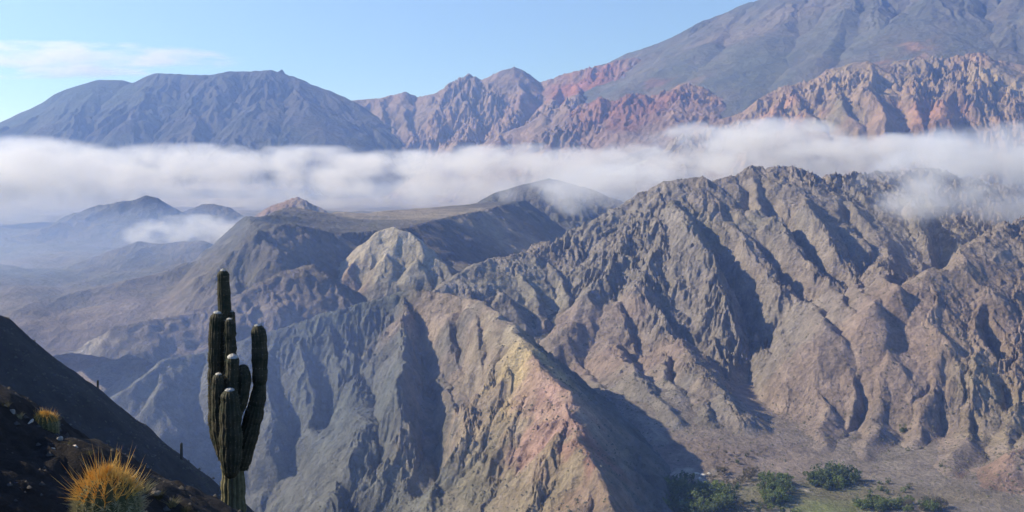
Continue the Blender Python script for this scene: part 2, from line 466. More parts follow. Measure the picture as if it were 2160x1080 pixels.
massif.carve([
    ([(1455, 430), (1530, 550), (1585, 640), (1575, 720), (1580, 800), (1583, 860)], 40, 44),
    ([(1505, 400), (1610, 550), (1690, 650), (1740, 700)], 34, 36),
    ([(1600, 372), (1650, 470), (1700, 540), (1770, 640)], 34, 34),
    ([(1560, 380), (1585, 430), (1620, 480)], 24, 26),
    ([(1780, 430), (1830, 520), (1855, 620)], 36, 36),
    ([(1960, 440), (1985, 520), (1990, 550)], 24, 26),
    ([(1290, 620), (1350, 730), (1400, 800)], 14, 16), ([(1400, 780), (1440, 830), (1465, 880)], 18, 16), ([(1340, 560), (1400, 660), (1440, 740)], 12, 14),
    ([(2085, 640), (2095, 700), (2100, 740)], 20, 16), ([(2110, 780), (2118, 850)], 16, 12), ([(1830, 790), (1815, 860), (1800, 930)], 12, 12), ([(1990, 850), (1985, 920)], 12, 10), ([(2055, 860), (2050, 940)], 12, 10),
], 1050, 2300)
_, MASS = build_range('badland_massif', massif, (860, 2330, 930, 2500, 760, 580), [(170, 9, 7, 0.9, 0.56, 2.4)], M_near, ((0.265, 0.225, 0.195), (0.24, 0.22, 0.195)),
    [(1330, 760, 90, 70, PINK, 0.25), (1220, 660, 50, 50, (0.3, 0.22, 0.19), 0.4), (1600, 420, 130, 90, (0.27, 0.225, 0.185), 0.6), (1400, 520, 140, 100, (0.25, 0.228, 0.2), 0.6),
     (2050, 700, 170, 160, (0.30, 0.225, 0.185), 0.8), (2050, 550, 120, 100, (0.24, 0.2, 0.16), 0.6), (1750, 830, 140, 80, (0.285, 0.225, 0.19), 0.7), (1430, 860, 60, 60, GREY, 0.7),
     (2110, 860, 60, 90, (0.27, 0.24, 0.16), 0.5), (1060, 590, 90, 60, (0.26, 0.24, 0.19), 0.8), (1500, 470, 60, 50, OLIVE, 0.35), (2140, 1020, 60, 60, (0.28, 0.19, 0.15), 0.8)],
    seed=23, strata=0.10, rough=20.0, crest=(30, 0.7), extra=lambda x, y: 4.5 * ridged(x / 38, y / 38, 4, 29) * np.clip((y - 1500) / 300, 0.15, 1), wob=60, tune=lambda x, y: 1 - 0.5 * np.clip((x / y - 0.20 + (1560 - y) / 2500) / 0.1, 0, 1) * np.clip((1700 - y) / 150, 0, 1), hy=(1050, 2500), label='high gullied brown massif closing the right side of the valley')

# ---- misty hills in the left middle distance
def bench(x, y):
    k = np.clip((y - 1380) / 320, 0, 1); k = k * k * (3 - 2 * k)
    k3 = np.clip((y - 1430) / 520, 0, 1); b = -325 + 108 * k3 * k3 * (3 - 2 * k3) + 20 * fbm(x / 330 + 0.3 * y / 330, y / 330, 4, 78) + 15 * np.clip((y - 2500) / 900, 0, 1)
    return floor_gorge(x, y) * (1 - k) + b * k
misty = Range([
    ([(40, 665, 1740), (110, 640, 1792), (200, 618, 1844), (330, 590, 1896), (450, 560, 1931), (600, 530, 1966), (740, 492, 2070)], 0.55, 0.6, 8),
    ([(60, 800, 1485), (130, 765, 1494), (190, 742, 1530), (330, 700, 1584), (450, 660, 1638), (560, 620, 1692), (660, 575, 1755)], 0.6, 0.62, 8),
    ([(-60, 640, 2001), (0, 610, 2044), (150, 565, 2105), (300, 525, 2157), (420, 515, 2175)], 0.55, 0.55, 10),
    ([(-100, 530, 2600), (60, 500, 2700), (150, 468, 2820), (200, 442, 2880), (260, 431, 2900), (310, 430, 2900), (350, 446, 2880), (390, 478, 2850)], 0.5, 0.5, 8),
    ([(340, 480, 3250), (390, 452, 3300), (430, 440, 3300), (480, 446, 3300), (540, 475, 3250)], 0.5, 0.5, 8),
    ([(515, 480, 3100), (545, 452, 3150), (580, 440, 3150), (612, 431, 3150), (640, 431, 3150), (672, 440, 3150), (705, 462, 3100)], 0.62, 0.62, 4),
    ([(1000, 440, 3150), (1050, 406, 3200), (1110, 388, 3200), (1160, 377, 3200), (1230, 394, 3200), (1310, 425, 3150), (1420, 470, 3100)], 0.6, 0.6, 8),
], bench, (10, 80), 31)
def tv(px, py):
    Y = 194.5 / ((py - 330) / FPX + 0.03); q = P(px, py, Y); return (q[0], q[1])
misty.plates.append(([tv(*q) for q in [(545, 508), (640, 497), (740, 489), (860, 482), (905, 470), (1000, 449), (1088, 428), (1100, 423), (1000, 431), (900, 440), (750, 452), (600, 466), (520, 484)]], -194.5, 0.03, 0.68))
build_range('misty_hills', misty, (-160, 1480, 1500, 3900, 620, 430), [(260, 7, 6, 0.6, 0.46, 2.2)], M_mid, ((0.11, 0.112, 0.098), (0.15, 0.132, 0.115)),
    [(600, 450, 110, 110, (0.27, 0.19, 0.15), 0.9), (660, 450, 50, 60, PALE, 0.5), (900, 452, 500, 120, (0.30, 0.255, 0.19), 0.85), (150, 760, 30, 30, PALE, 0.9), (200, 700, 150, 120, (0.23, 0.19, 0.17), 0.7), (300, 440, 200, 120, DARK, 0.6),
     (480, 720, 120, 100, (0.2, 0.17, 0.155), 0.7)],
    seed=33, strata=0.05, tune=lambda x, y: 0.9 - 0.5 * np.clip((y - 1950) / 250, 0, 1) + 1.2 * np.clip((y - 2950) / 100, 0, 1), hy=(1500, 3900), extra=lambda x, y: 30 * ridged((x + 0.45 * y) / 420, (y - 0.45 * x) / 230, 6, 35) * (1 - 0.85 * np.clip((0.2 * y + x) / 150, 0, 1)), label='hazy hills and a flat terrace in the left middle distance')

# ---- far ranges behind the cloud bank
far_floor = lambda x, y: floor_far(x, y) - 60
leftm = Range([
    ([(-500, 420, 6200), (-250, 340, 6300), (0, 266, 6400), (60, 236, 6450), (150, 187, 6500), (215, 168, 6500), (262, 169, 6500), (288, 176, 6500), (330, 155, 6500), (430, 159, 6500), (480, 151, 6500), (570, 148, 6500),
      (620, 160, 6480), (680, 188, 6450), (740, 213, 6400), (800, 255, 6300), (880, 312, 6200), (960, 370, 6100)], 0.6, 0.55, 22),
], far_floor, (34, 330), 41)
leftm.ribs([
    ([(215, 170), (170, 240), (110, 300), (60, 340)], 40, 0.6, 40), ([(330, 158), (290, 230), (240, 300), (220, 350)], 45, 0.6, 40), ([(440, 160), (400, 240), (370, 310), (360, 350)], 35, 0.6, 40),
    ([(570, 150), (560, 210), (500, 290), (470, 350)], 45, 0.6, 40), ([(590, 152), (650, 210), (670, 270), (640, 350)], 60, 0.6, 40), ([(690, 195), (760, 260), (800, 320)], 40, 0.6, 30),
], 5000, 6600)
build_range('blue_mountain', leftm, (-260, 1000, 5300, 7000, 520, 190), [(620, 26, 7, 0.4, 0.5, 2.0), (210, 9, 4, 0.4, 0.5, 2.0)], M_far, ((0.055, 0.065, 0.062), (0.085, 0.082, 0.078)),
    [(600, 200, 400, 300, (0.10, 0.095, 0.088), 0.5), (150, 200, 400, 300, (0.06, 0.09, 0.075), 0.6)], seed=43, strata=0.03, sl=50, wob=200, hy=(5000, 7000),
    crest=(160.0, 0.12), label='smooth dark blue mountain on the left skyline')

centre = Range([
    ([(640, 240, 6700), (740, 212, 6600), (800, 207, 6600), (855, 193, 6600), (880, 204, 6600), (930, 196, 6600), (958, 168, 6600), (990, 154, 6600), (1018, 168, 6600), (1040, 156, 6600), (1085, 141, 6600),
      (1110, 155, 6600), (1140, 173, 6600), (1190, 156, 6550), (1240, 144, 6500), (1285, 130, 6450), (1340, 120, 6400)], 0.8, 0.7, 10),
    ([(940, 330, 5300), (1020, 300, 5350), (1090, 270, 5400), (1150, 240, 5450), (1190, 222, 5500), (1240, 240, 5450), (1290, 215, 5450), (1340, 235, 5400), (1400, 270, 5300), (1440, 320, 5200)], 0.7, 0.7, 10),
    ([(1290, 320, 4900), (1380, 275, 4950), (1480, 248, 5000), (1530, 238, 5000), (1580, 250, 5000), (1650, 290, 4950)], 0.7, 0.65, 10),
    ([(1225, 235, 5350), (1260, 205, 5250), (1300, 212, 5200), (1340, 196, 5200), (1375, 205, 5200), (1410, 188, 5200), (1445, 172, 5200), (1478, 182, 5200), (1510, 222, 5150), (1550, 265, 5050)], 0.7, 0.6, 8),
], far_floor, (22, 150), 51)
centre.ribs([
    ([(855, 193), (850, 240), (870, 290), (880, 330)], 50, 0.95, 8), ([(800, 208), (810, 250), (850, 310)], 40, 0.95, 8), ([(930, 196), (920, 250), (930, 310)], 45, 0.95, 8), ([(990, 154), (970, 200), (1000, 250), (960, 310)], 60, 0.95, 8),
    ([(1040, 156), (1040, 200), (1060, 250)], 50, 0.95, 8), ([(1085, 141), (1100, 190), (1090, 230), (1050, 290)], 70, 0.95, 8), ([(1190, 156), (1170, 200), (1150, 250)], 50, 0.95, 8), ([(1240, 144), (1220, 190), (1200, 230)], 40, 0.95, 8),
], 4800, 6700)
build_range('jagged_mountains', centre, (640, 1760, 4700, 6900, 480, 260), [(280, 32, 7, 0.7, 0.52, 2.4)], M_far, ((0.22, 0.175, 0.15), (0.27, 0.20, 0.17)),
    [(1230, 180, 220, 200, (0.27, 0.115, 0.085), 0.85), (1290, 230, 160, 160, (0.27, 0.12, 0.085), 0.6), (900, 230, 300, 160, (0.2, 0.17, 0.155), 0.6), (1060, 260, 160, 160, (0.3, 0.22, 0.18), 0.6), (1340, 230, 210, 120, (0.25, 0.13, 0.10), 0.85), (1450, 185, 90, 80, (0.34, 0.21, 0.13), 0.7), (1500, 270, 160, 120, (0.3, 0.2, 0.15), 0.7), (1100, 160, 70, 160, (0.14, 0.13, 0.13), 0.6)],
    seed=53, strata=0.10, rough=50.0, tune=lambda x, y: np.where(y < 5400, 0.55, 1.0), crest=(90, 0.45), sl=30, wob=120, hy=(4700, 6900), label='jagged red and grey mountains in the centre of the skyline')

rightm = Range([
    ([(1240, 170, 7100), (1285, 134, 7050), (1340, 109, 6950), (1400, 90, 6850), (1450, 69, 6800), (1500, 42, 6700), (1590, 4, 6650), (1700, -45, 6650), (1820, -90, 6700), (2000, -150, 6800), (2200, -190, 6800), (2500, -180, 6800), (2800, -150, 6800)], 0.7, 0.50, 50),
], far_floor, (25, 260), 61)
rightm.ribs([
    ([(1590, 4), (1500, 90), (1400, 170), (1330, 230)], 55, 0.5, 60), ([(1700, -40), (1640, 60), (1560, 160), (1480, 230)], 50, 0.5, 50), ([(1815, -85), (1790, 20), (1740, 110), (1680, 190)], 80, 0.6, 30),
    ([(1840, -90), (1850, 20), (1880, 100), (1900, 170)], 70, 0.6, 30), ([(2000, -140), (1980, 0), (1900, 90), (1800, 150)], 60, 0.5, 50), ([(2160, -180), (2160, 0), (2100, 100), (2060, 180)], 60, 0.55, 40),
    ([(2000, -140), (2030, 20), (2060, 110)], 50, 0.55, 40),
], 4700, 6900)
build_range('great_mountain', rightm, (1120, 2420, 4700, 7500, 520, 300), [(1000, 12, 7, 0.4, 0.42, 3.0)], M_far, ((0.10, 0.112, 0.105), (0.135, 0.128, 0.115)),
    [(1440, 180, 110, 90, (0.36, 0.2, 0.12), 0.6), (1350, 205, 110, 80, RED, 0.5), (1500, 150, 350, 300, (0.10, 0.118, 0.10), 0.6), (1910, 118, 110, 50, (0.36, 0.2, 0.12), 0.5), (1800, 60, 200, 300, (0.12, 0.13, 0.12), 0.6), (1600, 60, 400, 200, (0.2, 0.17, 0.145), 0.6)],
    seed=63, strata=0.03, sl=60, wob=160, hy=(4700, 7400), label='huge smooth grey mountain rising out of the top right')

bad = Range([
    ([(1380, 330, 4300), (1450, 285, 4400), (1500, 262, 4450), (1560, 238, 4500), (1610, 205, 4550), (1655, 180, 4600), (1700, 172, 4600), (1750, 152, 4620), (1800, 132, 4650), (1830, 128, 4650), (1860, 142, 4650), (1900, 126, 4700), (1960, 122, 4700),
      (2020, 118, 4700), (2070, 112, 4700), (2110, 128, 4700), (2180, 145, 4700), (2300, 150, 4700), (2500, 160, 4700)], 0.8, 0.62, 10),
], far_floor, (22, 130), 71)
bad.ribs([
    ([(1655, 180), (1640, 220), (1600, 270), (1580, 310)], 50, 0.95, 6), ([(1660, 182), (1700, 230), (1740, 280)], 50, 0.95, 6), ([(1750, 152), (1760, 200), (1800, 250), (1820, 300)], 55, 0.95, 6),
    ([(1830, 130), (1830, 190), (1860, 240), (1880, 290)], 55, 0.95, 6), ([(1900, 126), (1930, 190), (1940, 260)], 50, 0.95, 6), ([(2040, 115), (2010, 180), (1980, 240), (1960, 300)], 70, 0.95, 6),
    ([(2060, 115), (2060, 180), (2110, 250)], 70, 0.95, 6), ([(2160, 145), (2130, 200), (2150, 270)], 50, 0.95, 6), ([(1560, 238), (1560, 280), (1520, 320)], 40, 0.95, 6),
], 4000, 4800)
build_range('tan_badlands', bad, (1340, 2330, 3900, 4950, 480, 190), [(230, 22, 7, 0.7, 0.54, 2.4)], M_far, ((0.29, 0.205, 0.15), (0.26, 0.21, 0.155)),
    [(1650, 240, 110, 110, (0.34, 0.20, 0.145), 0.8), (1980, 230, 110, 100, (0.36, 0.20, 0.14), 0.7), (1820, 170, 160, 120, (0.34, 0.27, 0.18), 0.7), (2100, 170, 120, 100, (0.34, 0.28, 0.18), 0.7), (1740, 270, 100, 80, (0.25, 0.24, 0.17), 0.6)],
    seed=73, strata=0.12, rough=45.0, crest=(60, 0.6), sl=25, wob=90, hy=(3900, 4900), label='steep tan and orange badland slopes above the cloud on the right')

# ---- valley floor: one sheet under everything
def valley_h(x, y):
    return np.where(y > 2400, floor_far(x, y) - 3, np.minimum(floor_gorge(x, y) - 0, floor_gorge(x, y))) 
yy = np.concatenate([np.linspace(-600, 900, 20), np.linspace(905, 1500, 240), np.linspace(1510, 2400, 60), np.linspace(2430, 12000, 70)])
xx = np.concatenate([np.linspace(-9000, -500, 40), np.linspace(-480, 0, 30), np.linspace(5, 800, 240), np.linspace(830, 9000, 50)])
XX, YY = np.meshgrid(xx, yy)
XX = XX.astype(np.float32); YY = YY.astype(np.float32)
k = np.clip((YY - 2200) / 500, 0, 1); k = k * k * (3 - 2 * k)
ZZ = (floor_gorge(XX, YY) * (1 - k) + (floor_far(XX, YY) - 3) * k)
def floor_z(x, y):
    x = np.array([x], np.float32); y = np.array([y], np.float32)
    return float(floor_gorge(x, y)[0])
def fhit(px, py):
    a, b, c = ray(px, py)
    Y = np.linspace(900, 1800, 1800).astype(np.float32)
    z = floor_gorge(a / b * Y, Y)
    k_ = np.nonzero(z >= c / b * Y)[0]
    i = k_[0] if len(k_) else len(Y) - 1
    return (float(a / b * Y[i]), float(Y[i]), float(z[i]))
vp = []
for (px, py, rx, ry, col, amt) in [(1735, 1062, 46, 24, (0.19, 0.24, 0.08), 1.0), (1620, 1040, 20, 60, (0.30, 0.26, 0.22), 0.8), (1470, 1000, 26, 10, (0.55, 0.5, 0.42), 0.8), (1560, 1060, 30, 20, (0.28, 0.24, 0.2), 0.9),
                                 (1450, 1060, 60, 50, (0.11, 0.13, 0.06), 0.9), (1640, 1040, 22, 40, (0.12, 0.14, 0.06), 0.8), (1770, 1030, 34, 24, (0.13, 0.15, 0.07), 0.8), (1690, 1030, 16, 4, (0.5, 0.45, 0.38), 0.9), (1500, 960, 60, 40, (0.25, 0.2, 0.165), 0.8), (1900, 1050, 120, 30, (0.2, 0.17, 0.12), 0.6)]:
    q = fhit(px, py); vp.append((q[0], q[1], rx, ry, col, amt))
vc = paint(XX, YY, ZZ, ((0.265, 0.22, 0.188), (0.235, 0.208, 0.178)), vp, 91, 14)
structure(grid_mesh('valley_floor', XX, YY, ZZ, vc, M_near), 'stony valley floor with a green field and dry stream beds')
print('terrain', round(time.time() - T0, 1))

# ---- scrub: low bushes dotted over the slopes, beyond counting
def scrub(name, label, grid, n, seed, r0, r1, c0, c1, keep):
    X, Y, Z = grid; g = np.random.default_rng(seed)
    i = g.integers(2, X.shape[0] - 2, n * 3); j = g.integers(2, X.shape[1] - 2, n * 3)
    x, y, z = X[i, j], Y[i, j], Z[i, j]
    dens = fbm(x / 60, y / 60, 3, seed)
    sl = np.abs(Z[i + 1, j] - Z[i - 1, j]) / (Y[i + 1, j] - Y[i - 1, j] + 1e-6)
    ok = (dens + g.random(n * 3) * 0.9 > 0.35) & (sl < (1.1 if r1 > 0.6 else 4)) & keep(x, y, z)
    x, y, z = x[ok][:n], y[ok][:n], z[ok][:n]; n = len(x)
    x = x + g.normal(0, 0.3 * r1, n); y = y + g.normal(0, 0.3 * r1, n)
    base = np.array([[1, 0, 0], [0.31, 0.95, 0], [-0.81, 0.59, 0], [-0.81, -0.59, 0], [0.31, -0.95, 0], [0.1, 0.05, 1]], np.float32)
    f0 = np.array([[0, 1, 5], [1, 2, 5], [2, 3, 5], [3, 4, 5], [4, 0, 5]])
    r = (r0 + (r1 - r0) * g.random(n) ** 2)[:, None, None]
    v = base[None] * np.concatenate([r, r, r * 0.9], 2) * (0.7 + 0.6 * g.random((n, 6, 1)))
    v = v + np.stack([x, y, z - 0.1 * r1], 1)[:, None, :]
    f = (f0[None] + (np.arange(n) * 6)[:, None, None]).reshape(-1, 3)
    me = bpy.data.meshes.new(name); me.vertices.add(n * 6); me.vertices.foreach_set('co', v.astype(np.float32).ravel())
    me.loops.add(len(f) * 3); me.loops.foreach_set('vertex_index', f.astype(np.int32).ravel())
    me.polygons.add(len(f)); me.polygons.foreach_set('loop_start', np.arange(0, len(f) * 3, 3, dtype=np.int32)); me.polygons.foreach_set('loop_total', np.full(len(f), 3, np.int32))
    me.update(calc_edges=True)
    m, nt = nmat(name + '_leaf'); out = node(nt, 'ShaderNodeOutputMaterial'); bs = node(nt, 'ShaderNodeBsdfPrincipled'); bs.inputs['Roughness'].default_value = 0.9
    geo = node(nt, 'ShaderNodeNewGeometry'); nz = node(nt, 'ShaderNodeTexNoise', i_Scale=0.09, i_Detail=3.0); nt.links.new(geo.outputs['Position'], nz.inputs['Vector'])
    mx = node(nt, 'ShaderNodeMix', data_type='RGBA'); nt.links.new(nz.outputs['Fac'], mx.inputs[0]); mx.inputs[6].default_value = (*c0, 1); mx.inputs[7].default_value = (*c1, 1)
    nt.links.new(mx.outputs[2], bs.inputs['Base Color']); nt.links.new(bs.outputs[0], out.inputs[0])
    me.materials.append(m); o = bpy.data.objects.new(name, me); COL.objects.link(o); o['kind'] = 'stuff'; o['label'] = label
    return o
scrub('scrub', 'low dark scrub dotted over the slopes of the massif', MASS, 18000, 5, 0.6, 1.9, (0.08, 0.085, 0.055), (0.15, 0.13, 0.09), lambda x, y, z: x > -200)
scrub('scrub', 'low scrub dotted over the central ridge', CENT, 9000, 6, 0.5, 1.7, (0.05, 0.06, 0.045), (0.13, 0.12, 0.08), lambda x, y, z: z > -420)
scrub('scrub', 'scattered low bushes on the stony valley floor', (XX, YY, ZZ), 5000, 8, 0.5, 1.8, (0.06, 0.075, 0.03), (0.13, 0.12, 0.07), lambda x, y, z: (x > 60) & (x < 620) & (y > 960) & (y < 1500))
print('scrub', round(time.time() - T0, 1))

# ================================================================== near hillside
# ---- dark slope on the left, in its own shade
def near_floor(x, y): return np.full(np.shape(x), -420.0, np.float32)
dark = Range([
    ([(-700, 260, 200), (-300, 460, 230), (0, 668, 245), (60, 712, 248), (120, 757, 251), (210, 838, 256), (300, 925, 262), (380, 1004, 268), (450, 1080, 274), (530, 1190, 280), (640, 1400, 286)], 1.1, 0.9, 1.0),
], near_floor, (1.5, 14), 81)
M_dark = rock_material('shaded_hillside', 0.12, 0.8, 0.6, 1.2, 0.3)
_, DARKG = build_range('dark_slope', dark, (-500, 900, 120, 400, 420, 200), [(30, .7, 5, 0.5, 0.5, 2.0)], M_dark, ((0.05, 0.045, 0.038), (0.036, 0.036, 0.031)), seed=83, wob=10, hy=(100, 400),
    label='steep dark hillside falling from the left edge')


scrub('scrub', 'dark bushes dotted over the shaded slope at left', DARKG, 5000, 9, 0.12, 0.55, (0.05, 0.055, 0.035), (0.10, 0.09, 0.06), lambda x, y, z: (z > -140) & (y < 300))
# ---- the ledge in the foreground
FGX = [(-2200, 560), (-700, 560), (-420, 640), (-200, 748), (0, 853), (44, 892), (90, 925), (160, 944), (195, 966), (250, 1003), (311, 1029), (350, 1047), (415, 1080), (560, 1170), (760, 1250), (1080, 1330), (1800, 1500), (3000, 1900)]
_fx = np.array([P(a, b, 6.0)[0] for a, b in FGX]); _fz = np.array([P(a, b, 6.0)[2] for a, b in FGX])
def ledge(x, y):
    x = np.asarray(x, np.float32); y = np.asarray(y, np.float32)
    q = np.clip(y - 6.0, 0, None)
    fall = 0.56 * (np.sqrt(q * q + 0.15) - 0.387) + 0.42 * np.clip(y - 17, 0, None)
    z = np.interp(x, _fx, _fz).astype(np.float32) - fall
    d = np.clip((y - 1.0) / 3.0, 0.2, 1)
    z = z + d * (0.035 * fbm(x / 0.5, y / 0.5, 5, 301, 0.6) + 0.10 * fbm(x / 2.2, y / 2.2, 3, 302) * np.clip((y - 6.5) / 3, 0, 1))
    return z
X, Y = polar(-1500, 3200, 0.6, 12.0, 420, 330)
Z = ledge(X, Y)
Z += 0.03 * np.abs(fbm(X / 0.16, Y / 0.16, 4, 303)) * np.clip(Y / 5, 0, 1)
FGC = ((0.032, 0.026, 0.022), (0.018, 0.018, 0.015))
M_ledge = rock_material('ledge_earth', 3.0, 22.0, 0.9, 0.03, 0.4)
scrub('gravel', 'loose gravel and twigs on the dark ledge', (X, Y, Z), 9000, 10, 0.006, 0.028, (0.04, 0.036, 0.03), (0.10, 0.085, 0.065), lambda x, y, z: (y > 3.5) & (y < 7) & (x > -5) & (x < -0.8))
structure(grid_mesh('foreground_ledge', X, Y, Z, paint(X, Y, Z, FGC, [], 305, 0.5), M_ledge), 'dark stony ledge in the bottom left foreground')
X, Y = polar(-1500, 3200, 11.9, 150.0, 300, 160)
Z = ledge(X, Y)
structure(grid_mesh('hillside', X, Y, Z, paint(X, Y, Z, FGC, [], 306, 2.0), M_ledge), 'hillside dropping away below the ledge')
def ledge_z(x, y): return float(ledge(np.array([x]), np.array([y]))[0])

# ---- plain materials for plants
def plant_mat(name, c1, c2, scale, rough=0.8, bump=0.3, dist=0.01, spec=0.2, trans=0.0):
    m, nt = nmat(name)
    out = node(nt, 'ShaderNodeOutputMaterial'); bs = node(nt, 'ShaderNodeBsdfPrincipled')
    bs.inputs['Roughness'].default_value = rough; bs.inputs['Specular IOR Level'].default_value = spec
    geo = node(nt, 'ShaderNodeNewGeometry')
    n = node(nt, 'ShaderNodeTexNoise', i_Scale=scale, i_Detail=5.0, i_Roughness=0.65); nt.links.new(geo.outputs['Position'], n.inputs['Vector'])
    cr = node(nt, 'ShaderNodeValToRGB'); nt.links.new(n.outputs['Fac'], cr.inputs[0])
    cr.color_ramp.elements[0].position = 0.35; cr.color_ramp.elements[1].position = 0.65
    cr.color_ramp.elements[0].color = (*c1, 1); cr.color_ramp.elements[1].color = (*c2, 1)
    nt.links.new(cr.outputs[0], bs.inputs['Base Color'])
    if bump:
        bp = node(nt, 'ShaderNodeBump'); bp.inputs['Strength'].default_value = bump; bp.inputs['Distance'].default_value = dist
        nt.links.new(n.outputs['Fac'], bp.inputs['Height']); nt.links.new(bp.outputs[0], bs.inputs['Normal'])
    if trans:
        tr = node(nt, 'ShaderNodeBsdfTranslucent'); nt.links.new(cr.outputs[0], tr.inputs[0])
        mx = node(nt, 'ShaderNodeMixShader'); mx.inputs[0].default_value = trans
        nt.links.new(bs.outputs[0], mx.inputs[1]); nt.links.new(tr.outputs[0], mx.inputs[2]); nt.links.new(mx.outputs[0], out.inputs[0])
    else:
        nt.links.new(bs.outputs[0], out.inputs[0])
    return m
M_flesh = plant_mat('cactus_skin', (0.018, 0.026, 0.013), (0.075, 0.062, 0.036), 9, 0.7, 0.5, 0.01)
M_trunk = plant_mat('old_cactus_skin', (0.10, 0.10, 0.05), (0.20, 0.17, 0.09), 12, 0.85, 0.6, 0.015)
M_wool = plant_mat('cactus_wool', (0.30, 0.29, 0.24), (0.65, 0.63, 0.56), 60, 0.95, 0.5, 0.01)
M_spine = plant_mat('cactus_spine', (0.14, 0.12, 0.08), (0.40, 0.36, 0.26), 9, 0.6, 0, trans=0.2)
M_orange = plant_mat('orange_spine', (0.78, 0.42, 0.06), (0.90, 0.70, 0.25), 22, 0.5, 0, trans=0.4)
M_straw = plant_mat('straw_spine', (0.45, 0.40, 0.20), (0.65, 0.58, 0.36), 25, 0.5, 0, trans=0.35)
M_barrel = plant_mat('barrel_skin', (0.05, 0.055, 0.022), (0.10, 0.10, 0.045), 25, 0.8, 0.4, 0.01)
M_stone = rock_material('stone', 5.0, 40.0, 0.6, 0.02, 0.35)
M_bark = plant_mat('bark', (0.10, 0.08, 0.06), (0.18, 0.15, 0.11), 2.0, 0.9, 0.3, 0.05)
M_leaf = [plant_mat('leaf_green', (0.10, 0.16, 0.05), (0.22, 0.26, 0.09), 0.35, 0.8, 0, trans=0.25),
          plant_mat('leaf_dark', (0.07, 0.105, 0.05), (0.14, 0.175, 0.075), 0.35, 0.8, 0, trans=0.25),
          plant_mat('leaf_grey', (0.10, 0.09, 0.06), (0.17, 0.155, 0.10), 0.35, 0.85, 0, trans=0.2)]

def raw_mesh(name, v, f, mat, smooth=True):
    me = bpy.data.meshes.new(name); me.from_pydata([tuple(map(float, q)) for q in v], [], f)
    if smooth: me.polygons.foreach_set('use_smooth', [True] * len(me.polygons))
    me.materials.append(mat); me.update(); return me
def obj(name, me, parent=None):
    o = bpy.data.objects.new(name, me); COL.objects.link(o)
    if parent is not None: o.parent = parent
    return o
def thing(name, label, cat, loc, group=None, rz=0.0, sc=1.0):
    o = bpy.data.objects.new(name, None); COL.objects.link(o); o.empty_display_size = 0.1
    o.location = loc; o.rotation_euler = (0, 0, rz); o.scale = (sc, sc, sc)
    o['label'] = label; o['category'] = cat
    if group: o['group'] = group
    return o

def arm_geo(nodes, nrib, depth, seed, knob=0.0, step=0.035, cap=True):
    """ribbed column along a bent path; nodes are (Vector, radius). Returns verts, faces, rib-top points with normals."""
    r_ = random.Random(seed)
    P0 = [n[0] for n in nodes]; R0 = [n[1] for n in nodes]
    # resample the path with a smooth curve
    pts, rad = [], []
    for i in range(len(P0) - 1):
        a = P0[max(0, i - 1)]; b = P0[i]; c = P0[i + 1]; d = P0[min(len(P0) - 1, i + 2)]
        n = max(2, int((c - b).length / step))
        for k in range(n):
            t = k / n
            q = 0.5 * ((2 * b) + (c - a) * t + (2 * a - 5 * b + 4 * c - d) * t * t + (3 * b - a - 3 * c + d) * t ** 3)
            tt = t * t * (3 - 2 * t)
            pts.append(q); rad.append(R0[i] * (1 - tt) + R0[i + 1] * tt)
    pts.append(P0[-1]); rad.append(R0[-1])
    tip = (pts[-1] - pts[-3]).normalized(); rl = rad[-1]; base = pts[-1]
    if cap:
        for k in range(1, 8):
            a = k / 7 * R(86)
            pts.append(base + tip * rl * 1.05 * math.sin(a)); rad.append(rl * math.cos(a))
    nseg = nrib * 4
    V, F, tops = [], [], []
    up = Vector((0, -1, 0))
    phase = r_.random() * 6.28
    for i, (p, rr) in enumerate(zip(pts, rad)):
        t = (pts[min(i + 1, len(pts) - 1)] - pts[max(0, i - 1)]).normalized()
        x = t.cross(up)
        if x.length < 1e-3: x = Vector((1, 0, 0))
        x.normalize(); y = t.cross(x).normalized()
        wob = 1 + 0.035 * math.sin(i * 0.9 + phase) * min(1, i / 3) + 0.02 * r_.uniform(-1, 1)
        for k in range(nseg):
            th = 2 * math.pi * k / nseg
            c = abs(math.sin(nrib * th * 0.5 + phase))       # valleys narrow, ribs rounded
            g = 1 - depth * (1 - c) ** 1.5
            if knob: g += knob * math.sin(i * 1.9 + 2 * math.sin(th * 3 + phase)) * math.cos(th * 4 + i * 0.7) * (1 if i < len(pts) - 8 else 0.3)
            n = x * math.cos(th) + y * math.sin(th)
            V.append(p + n * rr * g * wob)
        if i % 2 == 0 and rr > 0.01:
            for j in range(nrib):
                th = (2 * math.pi * (j + 0.5) - 2 * phase) / nrib
                n = x * math.cos(th) + y * math.sin(th)
                if i > len(pts) - 7: n = (n * rad[i] + tip * (rl * rl - rad[i] ** 2) ** 0.5 if rl > rad[i] else n * 1.0).normalized()
                tops.append((p + (x * math.cos(th) + y * math.sin(th)) * rr * wob, n, i / len(pts)))
        if i:
            for k in range(nseg):
                a, b = (i - 1) * nseg + k, (i - 1) * nseg + (k + 1) % nseg
                F.append((a, b, b + nseg, a + nseg))
    V.append(pts[-1] + tip * 0.003); m = len(V) - 1; o = (len(pts) - 1) * nseg
    for k in range(nseg): F.append((o + k, o + (k + 1) % nseg, m))
    return V, F, tops, (base, tip, rl)
